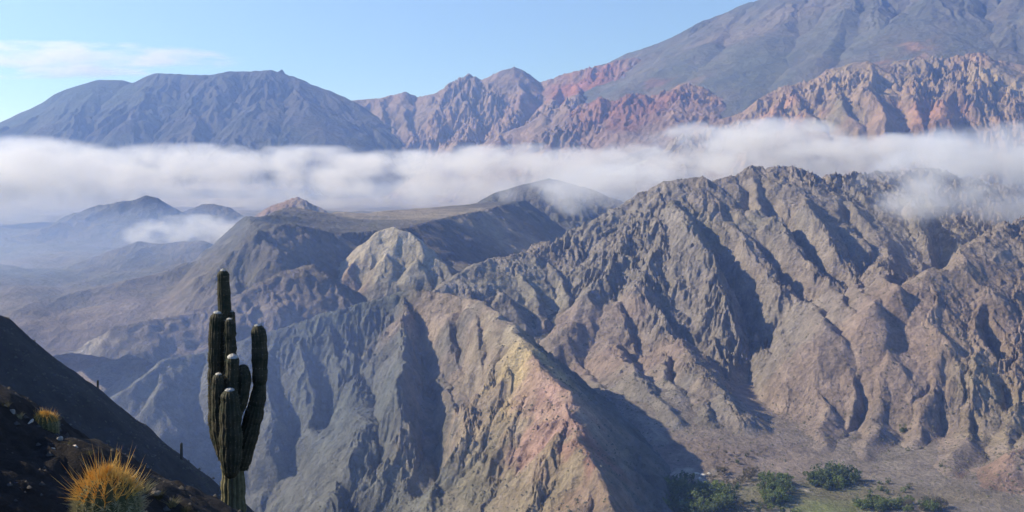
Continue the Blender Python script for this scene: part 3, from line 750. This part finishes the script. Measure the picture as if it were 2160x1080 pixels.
def spine_geo(tops, ln, w, per, seed, spread=0.7, V=None, F=None):
    r_ = random.Random(seed)
    V = [] if V is None else V; F = [] if F is None else F
    for p, n, q in tops:
        for k in range(per):
            d = (n + Vector((r_.gauss(0, 1), r_.gauss(0, 1), r_.gauss(0, 1))) * spread * 0.55).normalized()
            l = ln * r_.uniform(0.5, 1.25); s = d.cross(Vector((0, 0, 1)))
            if s.length < 0.01: s = Vector((1, 0, 0))
            s.normalize(); u = d.cross(s)
            b = len(V); p0 = p - n * 0.004
            V += [p0 + s * w, p0 - s * w * 0.5 + u * w * 0.87, p0 - s * w * 0.5 - u * w * 0.87, p + d * l]
            F += [(b, b + 1, b + 3), (b + 1, b + 2, b + 3), (b + 2, b, b + 3)]
    return V, F

# ---- the tall column cactus
CY = 13.5; PXM = FPX / CY
cx, cyy, _ = P(492, 1080, CY)
zb = ledge_z(cx, cyy) - 0.15
cact = thing('column_cactus', 'tall dark green column cactus with many upright arms on the slope at left', 'cactus', (cx, cyy, zb))
def cn(lst, dy):
    o = []
    for (px, py, r) in lst:
        q = P(px, py, CY + dy); o.append((Vector((q[0] - cx, q[1] - cyy, q[2] - zb)), r / PXM))
    return o
def cactus_part(name, nodes, nrib, depth, seed, mat, knob=0.05, wool=0.36, cap=True, spl=0.03, per=2):
    V, F, tops, (b, tip, rl) = arm_geo(nodes, nrib, depth, seed, knob, cap=cap)
    o = obj(name, raw_mesh(name, V, F, mat), cact)
    sv, sf = spine_geo(tops, spl, 0.0016, per, seed + 1)
    so = obj('spines', raw_mesh('spines', sv, sf, M_spine, False), o); so['kind'] = 'stuff'
    if wool:
        V, F = [], []
        n = 20
        r_ = random.Random(seed)
        x = tip.cross(Vector((0, 1, 0))).normalized(); y = tip.cross(x)
        for i in range(6):
            a = R(90) - i / 5 * R(90) * wool
            for k in range(n):
                th = 2 * math.pi * k / n
                g = 1.05 + 0.10 * r_.random() * (1 if i else 2) - (0.12 if i == 5 else 0)
                V.append(b + tip * (rl * 1.05 * math.sin(a) * g) + (x * math.cos(th) + y * math.sin(th)) * rl * math.cos(a) * g)
        for i in range(5):
            for k in range(n):
                a_, b_ = i * n + k, i * n + (k + 1) % n
                F.append((a_, b_, b_ + n, a_ + n))
        obj('woolly_tip', raw_mesh('woolly_tip', V, F, M_wool), o)
    return o
zt = zb
trunk_nodes = [(Vector((0, 0, 0)), 30 / PXM), (Vector((0.0, 0, 0.35)), 28 / PXM)] + cn([(492, 1080, 27), (492, 1030, 26), (491, 985, 24), (489, 940, 19)], 0)
cactus_part('trunk', trunk_nodes, 14, 0.22, 1, M_trunk, wool=0, per=1)
cactus_part('arm', cn([(488, 965, 18), (479, 860, 17), (475, 760, 16), (474, 670, 14.5), (472, 610, 13.5), (471, 582, 12.5)], 0.08), 16, 0.16, 2, M_flesh, wool=0.35)
cactus_part('arm', cn([(480, 965, 20), (463, 905, 22), (457, 840, 18), (456, 760, 17), (457, 700, 17), (458, 674, 15.5)], -0.03), 16, 0.15, 3, M_flesh)
cactus_part('arm', cn([(488, 735, 8), (489, 700, 8.5), (489, 664, 7.5)], 0.06), 10, 0.14, 4, M_flesh, knob=0.06)
cactus_part('arm', cn([(486, 820, 12), (486, 750, 13), (485, 700, 12), (484, 683, 10.5)], -0.10), 12, 0.14, 5, M_flesh, knob=0.16)
cactus_part('arm', cn([(488, 870, 13), (490, 800, 14.5), (491, 762, 13.5)], -0.2), 12, 0.14, 6, M_flesh, knob=0.08, wool=0.65)
cactus_part('arm', cn([(498, 880, 11), (508, 845, 15), (515, 805, 15), (513, 782, 13)], -0.14), 12, 0.15, 7, M_flesh, knob=0.05, wool=0)
cactus_part('arm', cn([(472, 955, 16), (464, 900, 18), (461, 850, 15), (461, 802, 13.5)], -0.24), 14, 0.14, 8, M_flesh, knob=0.07)
cactus_part('arm', cn([(488, 1008, 7), (487, 992, 18), (487, 945, 24), (486, 880, 22.5), (485, 840, 19)], -0.32), 16, 0.14, 9, M_flesh)
cactus_part('arm', cn([(503, 985, 22), (517, 940, 22), (533, 885, 20), (543, 845, 17), (547, 822, 15), (547, 811, 13.5), (548, 800, 15.5), (548, 760, 17), (547, 720, 16.5), (545, 700, 15)], -0.05), 16, 0.15, 10, M_flesh)

# ---- barrel cacti with orange crowns
def barrel(name, label, px, py_top, Y, rpx, hpx, spl, crown_l, seed, scx=1.0):
    x, y, zt_ = P(px, py_top, Y); r = rpx / FPX * Y; h = hpx / FPX * Y
    z0 = min(ledge_z(x, y) - 0.02, zt_ - h)
    root = thing(name, label, 'cactus', (x, y, z0)); H = zt_ - z0
    nr = 17; ns = nr * 4; V, F = [], []; tops, crown = [], []
    NR = 22
    for i in range(NR + 1):
        q = i / NR
        a = q * math.pi / 2
        if H > 1.3 * r:
            zc = H - r
            if q < 0.45: zz = zc * q / 0.45; rr = r * (0.86 + 0.14 * math.sin(q / 0.45 * math.pi / 2))
            else: a = (q - 0.45) / 0.55 * math.pi / 2; zz = zc + r * math.sin(a); rr = r * math.cos(a)
        else: zz = H * math.sin(a); rr = r * math.cos(a)
        for k in range(ns):
            th = 2 * math.pi * k / ns; c = abs(math.sin(nr * th / 2)); g = 1 - 0.10 * (1 - c) ** 1.4
            V.append(Vector((math.cos(th) * rr * g, math.sin(th) * rr * g, zz)))
        for j in range(nr):
            th = 2 * math.pi * (j + 0.5) / nr
            zn = 0 if q < 0.45 else math.sin(a)
            n = Vector((math.cos(th) * math.cos(a if q >= 0.45 else 0), math.sin(th) * math.cos(a if q >= 0.45 else 0), zn + 0.15)).normalized()
            p = Vector((math.cos(th) * rr, math.sin(th) * rr, zz))
            (crown if q > 0.56 else tops).append((p, n, q))
        if i:
            for k in range(ns):
                a_, b_ = (i - 1) * ns + k, (i - 1) * ns + (k + 1) % ns
                F.append((a_, b_, b_ + ns, a_ + ns))
    obj('body', raw_mesh('body', V, F, M_barrel), root)
    sv, sf = spine_geo(tops, spl, r * 0.011, 15, seed, 1.7)
    o = obj('side_spines', raw_mesh('side_spines', sv, sf, M_straw, False), root); o['kind'] = 'stuff'
    cs = [(p, (n + Vector((0, 0, 0.25))).normalized(), q) for p, n, q in crown]
    sv, sf = spine_geo(cs, crown_l * 0.42, r * 0.012, 7, seed + 1, 0.8)
    rr_ = random.Random(seed)
    longs = rr_.sample([c for c in cs if c[2] < 0.98], min(62, len(cs) - 20))
    spine_geo(longs, crown_l, r * 0.016, 1, seed + 3, 0.35, sv, sf)
    o = obj('crown_spines', raw_mesh('crown_spines', sv, sf, M_orange, False), root); o['kind'] = 'stuff'
    lt = rr_.sample(cs + tops[len(tops) // 2:], 70)
    sv, sf = spine_geo(lt, crown_l * 0.8, r * 0.013, 1, seed + 5, 0.5)
    o = obj('long_spines', raw_mesh('long_spines', sv, sf, M_straw, False), root); o['kind'] = 'stuff'
    return root
barrel('barrel_cactus', 'large round cactus with a crown of long orange spines at the bottom edge', 225, 1004, 5.0, 66, 150, 0.045, 0.15, 21)
barrel('barrel_cactus', 'small round cactus with a short rusty crown behind the pale stone', 93, 872, 6.25, 27, 58, 0.018, 0.045, 31)

# ---- stones on the ledge
def stone_mesh(seed, sx, sy, sz, col):
    bm = bmesh.new(); bmesh.ops.create_icosphere(bm, subdivisions=3, radius=1.0)
    r_ = random.Random(seed); cuts = [(Vector((r_.gauss(0, 1), r_.gauss(0, 1), r_.gauss(0, 1))).normalized(), r_.uniform(0.55, 0.85)) for _ in range(9)]
    for v in bm.verts:
        for n, d in cuts:
            k = v.co.dot(n) - d
            if k > 0: v.co -= n * k * 0.92
        v.co = Vector((v.co.x * sx, v.co.y * sy, v.co.z * sz))
    me = bpy.data.meshes.new('stone'); bm.to_mesh(me); bm.free()
    at = me.color_attributes.new('rock_colour', 'FLOAT_COLOR', 'POINT')
    at.data.foreach_set('color', np.tile(np.array([*col, 1], np.float32), len(me.vertices)))
    me.materials.append(M_stone); return me
def stone(label, px, py, Y, wpx, hpx, col, seed, rot=(0, 0, 0)):
    x, y, z = P(px, py, Y); k = Y / FPX
    o = obj('stone', stone_mesh(seed, wpx * k / 2, wpx * k / 2 * 0.8, hpx * k / 2, col))
    o.location = (x, y, z); o.rotation_euler = rot
    o['label'] = label; o['category'] = 'stone'; o['group'] = 'stones along the edge of the ledge'
    return o
PST = (0.55, 0.47, 0.38); GST = (0.3, 0.28, 0.24)
stone('pale pinkish stone lying below the small round cactus', 60, 916, 6.05, 34, 20, PST, 1, (0, 0.2, 0.4))
stone('thin white stone sliver leaning against the small round cactus', 62, 895, 6.1, 30, 7, (0.6, 0.58, 0.52), 2, (0, -0.95, 0))
stone('little grey stone on the ledge edge above the small round cactus', 26, 869, 6.05, 14, 14, GST, 3)
stone('narrow grey stone just right of the small round cactus', 126, 927, 6.05, 14, 18, GST, 4, (0, 0.4, 0))
stone('small pinkish stone midway between the two round cacti', 158, 943, 6.0, 17, 12, PST, 5)
stone('tiny grey stone beneath the pinkish one between the round cacti', 163, 961, 5.9, 10, 8, GST, 6)
stone('small pale stone at the left shoulder of the large round cactus', 188, 964, 6.0, 10, 13, PST, 7)
stone('tiny dark stone under the small round cactus', 112, 947, 5.9, 11, 8, GST, 8)
stone('flat grey stone at the very left edge of the ledge', 6, 858, 6.05, 20, 10, GST, 9)
stone('low brown stone on the ledge right of the large round cactus', 330, 1040, 5.9, 26, 12, (0.22, 0.18, 0.13), 10)
stone('half buried brown stone low in the left corner', 40, 985, 5.6, 50, 26, (0.12, 0.10, 0.08), 11)

# ---- dry tufts on the ledge
def tuft_mesh(seed, r, n, mat, lean=0.9):
    r_ = random.Random(seed); V, F = [], []
    for k in range(n):
        a = r_.uniform(0, 6.283); q = Vector((math.cos(a), math.sin(a), 0)) * r * 0.25 * r_.random()
        d = Vector((math.cos(a) * r_.uniform(0, lean), math.sin(a) * r_.uniform(0, lean), 1)).normalized()
        l = r * r_.uniform(0.5, 1.1); w = r * 0.012
        s = d.cross(Vector((math.cos(a + 1), math.sin(a + 1), 0.2))).normalized() * w
        m = q + d * l * 0.55; e = q + d * l + Vector((math.cos(a), math.sin(a), -0.5)) * l * 0.22
        b = len(V); V += [q - s, q + s, m - s * 0.8, m + s * 0.8, e]
        F += [(b, b + 1, b + 3, b + 2), (b + 2, b + 3, b + 4)]
    return raw_mesh('tuft', V, F, mat, False)
M_dry = plant_mat('dry_grass', (0.16, 0.14, 0.07), (0.30, 0.27, 0.15), 12, 0.8, 0, trans=0.3)
M_brush = plant_mat('dark_brush', (0.05, 0.05, 0.025), (0.11, 0.10, 0.05), 12, 0.8, 0, trans=0.2)
tuft_labels = [
    (303, 1030, 5.85, 0.10, M_dry, 'pale dry tuft touching the right side of the large round cactus'),
    (335, 1043, 5.9, 0.075, M_brush, 'dark wiry tuft on the ledge right of the large round cactus'),
    (362, 1058, 5.9, 0.075, M_dry, 'low dry tuft halfway from the large round cactus to the ledge end'),
    (390, 1070, 5.9, 0.06, M_brush, 'small dark tuft near the lower right end of the ledge'),
    (411, 1080, 5.9, 0.06, M_dry, 'last dry tuft where the ledge leaves the picture'),
    (182, 968, 5.95, 0.07, M_brush, 'dark tuft left of the large round cactus'),
    (140, 945, 6.0, 0.06, M_brush, 'dark tuft on the ledge between the stones'),
    (108, 932, 6.1, 0.055, M_brush, 'low dark tuft at the foot of the small round cactus'),
    (40, 885, 6.05, 0.05, M_dry, 'dry tuft above the pale pinkish stone'),
    (12, 862, 6.05, 0.06, M_brush, 'dark tuft at the left edge of the picture'),
    (265, 1020, 5.9, 0.09, M_dry, 'dry tuft behind the large round cactus'),
]
for i, (px, py, Yt, r, mt, lab) in enumerate(tuft_labels):
    x, y, z = P(px, py, Yt); o = obj('dry_tuft', tuft_mesh(60 + i, r, 90, mt)); o.location = (x, y, min(z, ledge_z(x, y) + 0.02))
    o['label'] = lab; o['category'] = 'dry tuft'; o['group'] = 'dry tufts along the ledge'

# ---- small column cacti and shrubs on the dark slope
def dark_z(x, y): return float(dark.base(np.array([x]), np.array([y]))[0])
for i, (px, py, hp, lab) in enumerate([(207, 838, 26, 'small upright cactus on the skyline of the dark slope below the pale outcrop'),
        (384, 1003, 34, 'slim dark cactus low on the dark slope, left of the tall column cactus')]):
    x, y, z = P(px, py, 258.0); z = dark_z(x, y) - 0.2; k = 258 / FPX
    t = thing('slope_cactus', lab, 'cactus', (x, y, z), 'small cacti on the dark slope')
    h = hp * k + 0.3; r = max(0.25, h * 0.085)
    V, F, tops, _ = arm_geo([(Vector((0, 0, 0)), r * 0.9), (Vector((0, 0, h * 0.5)), r), (Vector((0.05, 0, h)), r * 0.9)], 9, 0.16, i, step=0.25)
    obj('stem', raw_mesh('stem', V, F, M_flesh), t)

# ---- the trees of the valley floor
def crown_mesh(seed, mat, n=420, flat=0.8):
    """a crown one unit across: leaf clumps spread through several lobes"""
    r_ = random.Random(seed); V, F = [], []
    lobes = [(Vector((r_.uniform(-.42, .42), r_.uniform(-.42, .42), r_.uniform(-.25, .42) * flat)), r_.uniform(0.10, 0.25)) for _ in range(11)]
    for k in range(n):
        c, rr = r_.choice(lobes)
        d = Vector((r_.gauss(0, 1), r_.gauss(0, 1), r_.gauss(0, 1))).normalized()
        p = c + d * rr * (r_.random() ** 0.35)
        nn = (d + Vector((r_.gauss(0, .5), r_.gauss(0, .5), r_.gauss(0, .5)))).normalized()
        s = nn.cross(Vector((r_.random(), r_.random(), 0.3))).normalized(); u = nn.cross(s)
        w = r_.uniform(0.035, 0.075)
        b = len(V)
        V += [p + s * w, p + u * w * 0.8 + nn * w * 0.3, p - s * w * 0.9, p - u * w * 0.9 + nn * w * 0.2]
        F += [(b, b + 1, b + 2, b + 3)]
    return raw_mesh('crown', V, F, mat, False)
def trunk_mesh(seed):
    r_ = random.Random(seed); V, F = [], []
    def limb(a, b, ra, rb):
        t = (b - a).normalized(); x = t.cross(Vector((0.3, 1, 0.1))).normalized(); y = t.cross(x); o = len(V)
        for q, rr in ((a, ra), (b, rb)):
            for k in range(6): V.append(q + (x * math.cos(k * 1.047) + y * math.sin(k * 1.047)) * rr)
        for k in range(6): F.append((o + k, o + (k + 1) % 6, o + 6 + (k + 1) % 6, o + 6 + k))
    top = Vector((0.02, 0, 0.5)); limb(Vector((0, 0, -0.05)), top, 0.035, 0.022)
    for k in range(4):
        a = k * 1.6 + r_.random(); limb(top - Vector((0, 0, 0.08 * k)), top + Vector((math.cos(a) * 0.25, math.sin(a) * 0.25, 0.25)), 0.016, 0.006)
    return raw_mesh('trunk', V, F, M_bark)
protos = [(crown_mesh(100 + i, M_leaf[[0, 1, 0, 1, 2, 2][i]], 460 if i < 4 else 240, [0.9, 1.1, 0.7, 1.2, 0.8, 0.6][i]), trunk_mesh(200 + i)) for i in range(6)]
rt = random.Random(5)
def tree(px, py, wpx, kind, label, group, cat='tree', name='leafy_tree', hf=1.0):
    x, y, z = fhit(px, py); w = wpx / FPX * y
    t = thing(name, label, cat, (x, y, z), group, rt.uniform(0, 6.28))
    c = obj('crown', protos[kind][0], t); tr = obj('trunk', protos[kind][1], t)
    c.scale = (w, w, w * hf); c.location = (0, 0, 0.42 * w * hf + 0.05 * w); tr.scale = (w, w, w * hf * 0.8)
    return t
groves = [
    (1462, 1060, 86, 34, 90, (16, 36), (0, 1, 0, 3), 'tree', 'grove below the central ridge', 'trees of the grove beside the central ridge'),
    (1636, 1040, 32, 32, 30, (16, 34), (0, 1, 0), 'tree', 'clump beside the dry stream bed', 'trees beside the dry stream bed'),
    (1762, 1020, 54, 16, 28, (18, 38), (1, 3, 1, 0), 'tree', 'row behind the green field', 'trees behind the green field'),
    (1850, 1066, 50, 13, 24, (12, 28), (0, 1), 'tree', 'cluster right of the green field', 'trees right of the green field'),
    (1940, 1072, 66, 12, 26, (12, 26), (1, 5, 0), 'tree', 'far right grove', 'trees of the far right grove'),
    (1545, 1012, 50, 26, 22, (12, 22), (4, 5, 4), 'bush', 'stony flat by the stream bed', 'grey bushes by the stream bed'),
    (1590, 1068, 60, 14, 18, (9, 20), (0, 4, 1, 5), 'tree', 'scatter by the stream bed mouth', 'scattered trees by the stream bed mouth'),
    (1560, 968, 60, 16, 12, (6, 12), (5, 1, 4), 'bush', 'slope foot above the stony flat', 'bushes at the foot of the slope'),
    (1840, 1030, 90, 14, 14, (7, 14), (1, 5, 0), 'bush', 'bare ground behind the tree rows', 'bushes on the bare valley ground'),
    (1668, 1090, 30, 4, 4, (14, 24), (0, 3), 'bush', 'near edge of the green field', 'bushes along the green field'),
]
tint = ['green', 'dark green', 'grass green', 'tall dark', 'grey brown', 'pale grey']
for (px, py, rx, ry, n, (w0, w1), kinds, word, place, grp) in groves:
    used = set(); tries = 0
    while len(used) < n and tries < 900:
        tries += 1
        a = rt.uniform(0, 6.283); q = math.sqrt(rt.random())
        X_, Y_, w, kd = px + rx * q * math.cos(a), py + ry * q * math.sin(a), rt.uniform(w0, w1), rt.choice(kinds)
        u, v = (X_ - px) / rx, (Y_ - py) / ry
        size = 'small' if w < w0 + (w1 - w0) * 0.33 else ('large' if w > w0 + (w1 - w0) * 0.67 else 'medium')
        col_ = ('far left', 'left', 'middle', 'right', 'far right')[min(4, int((u + 1) * 2.5))]
        row = ('back', 'centre', 'front')[min(2, max(0, int((v + 1) * 1.5)))]
        lab = '%s %s %s, %s %s of the %s' % (size, tint[kd], word, col_, row, place)
        if lab in used: continue
        used.add(lab)
        tree(X_, Y_, w, kd, lab, grp, word, 'valley_bush' if word == 'bush' else 'leafy_tree', rt.uniform(0.75, 1.15))
for i, (px, py, w, lab) in enumerate([(1905, 912, 16, 'lone dark tree standing on the bare slope above the valley'), (1915, 955, 10, 'lone small bush on the bare slope below the dark tree'), (1985, 985, 9, 'lone bush beside the dry gully at right')]):
    q = massif.hit(px, py, 0, 1000, 2200, True); k = w / FPX * q[1]
    t = thing('slope_tree', lab, 'tree', (float(q[0]), float(q[1]), float(q[2]) - 0.5))
    c = obj('crown', protos[1][0], t); tr = obj('trunk', protos[1][1], t); c.scale = (k, k, k * 1.3); c.location = (0, 0, 0.6 * k); tr.scale = (k, k, k)
# pale boulders by the stream
for i, (px, py, w, h, lab) in enumerate([(1470, 1001, 12, 7, 'white boulder at the heart of the small heap above the grove'), (1484, 1004, 14, 8, 'largest white boulder of the heap above the grove'),
                                         (1460, 1006, 9, 6, 'leftmost white boulder of the heap above the grove'), (1496, 1000, 8, 5, 'rightmost white boulder of the heap above the grove'), (1476, 1010, 9, 5, 'lowest white boulder of the heap above the grove')]):
    x, y, z = fhit(px, py); k = y / FPX
    o = obj('boulder', stone_mesh(70 + i, w * k / 2, w * k / 2, h * k / 2, (0.62, 0.58, 0.5))); o.location = (x, y, z + h * k * 0.25)
    o['label'] = lab; o['category'] = 'boulder'; o['group'] = 'white boulders above the grove'
print('objects', round(time.time() - T0, 1))

# ---- haze
def volume_mat(name, density, colour, aniso):
    m, nt = nmat(name)
    out = node(nt, 'ShaderNodeOutputMaterial'); pv = node(nt, 'ShaderNodeVolumePrincipled')
    pv.inputs['Color'].default_value = (*colour, 1); pv.inputs['Density'].default_value = density
    pv.inputs['Anisotropy'].default_value = aniso
    pv.inputs['Absorption Color'].default_value = (1, 1, 1, 1)
    nt.links.new(pv.outputs[0], out.inputs['Volume'])
    return m
def box_obj(name, lo, hi, mat):
    bm = bmesh.new(); bmesh.ops.create_cube(bm, size=1.0)
    for v in bm.verts: v.co = Vector([lo[i] + (v.co[i] + 0.5) * (hi[i] - lo[i]) for i in range(3)])
    me = bpy.data.meshes.new(name); bm.to_mesh(me); bm.free(); me.materials.append(mat)
    o = bpy.data.objects.new(name, me); COL.objects.link(o); return o
hz = box_obj('haze', (-9300, -900, -640), (9300, 12300, 1700), volume_mat('haze_air', 1.0e-4, (0.32, 0.50, 1.0), 0.45))
hz['kind'] = 'stuff'

# ---- clouds
def cloud_mat(name, dens, nscale, a, b, warm=(0.86, 0.90, 1.0), aniso=0.25, zstretch=1.6, step=0.12, seed=0.0):
    m, nt = nmat(name)
    out = node(nt, 'ShaderNodeOutputMaterial'); pv = node(nt, 'ShaderNodeVolumePrincipled')
    pv.inputs['Color'].default_value = (*warm, 1); pv.inputs['Anisotropy'].default_value = aniso
    pv.inputs['Absorption Color'].default_value = (1, 1, 1, 1)
    tc = node(nt, 'ShaderNodeTexCoord'); geo = node(nt, 'ShaderNodeNewGeometry')
    ln = node(nt, 'ShaderNodeVectorMath', operation='LENGTH'); nt.links.new(tc.outputs['Object'], ln.inputs[0])
    mp = node(nt, 'ShaderNodeMapping'); nt.links.new(geo.outputs['Position'], mp.inputs['Vector'])
    mp.inputs['Scale'].default_value = (1, 1, zstretch); mp.inputs['Location'].default_value = (seed, seed * 1.7, 0)
    n = node(nt, 'ShaderNodeTexNoise', i_Scale=nscale, i_Detail=5.0, i_Roughness=0.58); nt.links.new(mp.outputs[0], n.inputs['Vector'])
    e = mathn(nt, 'SUBTRACT', 1.0, ln.outputs['Value'])
    sx = node(nt, 'ShaderNodeSeparateXYZ'); nt.links.new(tc.outputs['Object'], sx.inputs[0])
    up = mathn(nt, 'MULTIPLY_ADD', mathn(nt, 'MULTIPLY', sx.outputs[2], 1.6, clamp=True), 1.1, 0.62)   # crisp tops, soft undersides
    e = mathn(nt, 'MULTIPLY', mathn(nt, 'MULTIPLY', e, a), up)
    q = mathn(nt, 'MULTIPLY', mathn(nt, 'SUBTRACT', n.outputs['Fac'], 0.5), b)
    s = mathn(nt, 'ADD', e, q, clamp=True)
    # nothing outside the shell
    g = mathn(nt, 'MULTIPLY', mathn(nt, 'SUBTRACT', 1.0, ln.outputs['Value'], clamp=True), 8.0, clamp=True)
    s = mathn(nt, 'MULTIPLY', mathn(nt, 'MULTIPLY', s, g), dens)
    nt.links.new(s, pv.inputs['Density']); nt.links.new(pv.outputs[0], out.inputs['Volume'])
    m.cycles.volume_step_rate = step
    return m
def cloud(name, label, px, py, Y, hw, hh, depth, dens, nscale=0.004, a=2.2, b=4.0, group=None, **kw):
    bm = bmesh.new(); bmesh.ops.create_icosphere(bm, subdivisions=3, radius=1.02)
    me = bpy.data.meshes.new(name); bm.to_mesh(me); bm.free()
    me.materials.append(cloud_mat(name + '_vapour', dens, nscale, a, b, seed=px * 3.1, **kw))
    o = bpy.data.objects.new(name, me); COL.objects.link(o)
    o.location = P(px, py, Y); o.scale = (hw / FPX * Y, depth, hh / FPX * Y)
    o['label'] = label; o['category'] = 'cloud'
    if group: o['group'] = group
    return o
G = 'low clouds lying across the valley'
cloud('valley_cloud', 'long grey white cloud bank in front of the blue mountain', 400, 378, 4300, 820, 80, 260, 0.0085, nscale=0.0060, a=1.25, b=6.0, group=G)
cloud('valley_cloud', 'long grey white cloud bank in front of the jagged red mountains', 1150, 372, 4150, 560, 76, 260, 0.0085, nscale=0.0060, a=1.25, b=6.0, group=G)
cloud('valley_cloud', 'white cloud puff rising in front of the tan badlands', 1600, 330, 3600, 300, 88, 220, 0.011, nscale=0.0065, a=1.1, b=7.0, group=G)
cloud('valley_cloud', 'low bright strip of cloud between the white puff and the right hand cloud', 1860, 335, 3500, 260, 58, 200, 0.011, nscale=0.0065, a=1.1, b=7.0, group=G)
cloud('valley_cloud', 'grey cloud drifting over the right shoulder of the brown massif', 2120, 378, 1930, 330, 128, 125, 0.017, nscale=0.009, a=1.1, b=6.0, group=G)
cloud('valley_cloud', 'broad soft cloud at the left edge above the dark hills', 10, 398, 3300, 360, 118, 200, 0.012, nscale=0.0062, a=1.5, b=4.6, group=G)
cloud('valley_cloud', 'thin cloud wisp over the hazy hills left of the pale hill', 430, 492, 2300, 190, 44, 90, 0.012, nscale=0.014, a=1.0, b=6.5, group=G)
cloud('valley_cloud', 'thin mist clinging to the left shoulder of the brown massif', 1290, 400, 2500, 270, 62, 120, 0.010, nscale=0.012, a=1.4, b=5.0, group=G)
cloud('valley_mist', 'flat blue haze layer over the plain beneath the cloud bank', 750, 425, 3900, 900, 50, 600, 0.0010, nscale=0.003, a=1.6, b=2.0, warm=(0.6, 0.7, 1.0), group=G, step=0.5)
cloud('valley_mist', 'wide veil of thin blue mist over the hazy hills at left', 150, 570, 1950, 760, 180, 500, 0.0010, nscale=0.004, a=1.6, b=2.0, warm=(0.40, 0.56, 1.0), group=G, step=0.5)
cloud('high_cloud', 'pale streak of thin high cloud in the left sky', 40, 126, 20000, 480, 42, 900, 0.0019, nscale=0.0011, a=0.8, b=5.0, zstretch=4.5, warm=(1, 1, 1), aniso=0.5, step=0.3)
cloud('valley_mist', 'thin blue air filling the gorge in front of the central ridge', 420, 860, 980, 760, 330, 230, 0.00045, nscale=0.004, a=1.6, b=1.2, warm=(0.42, 0.56, 1.0), group=G, step=0.8)
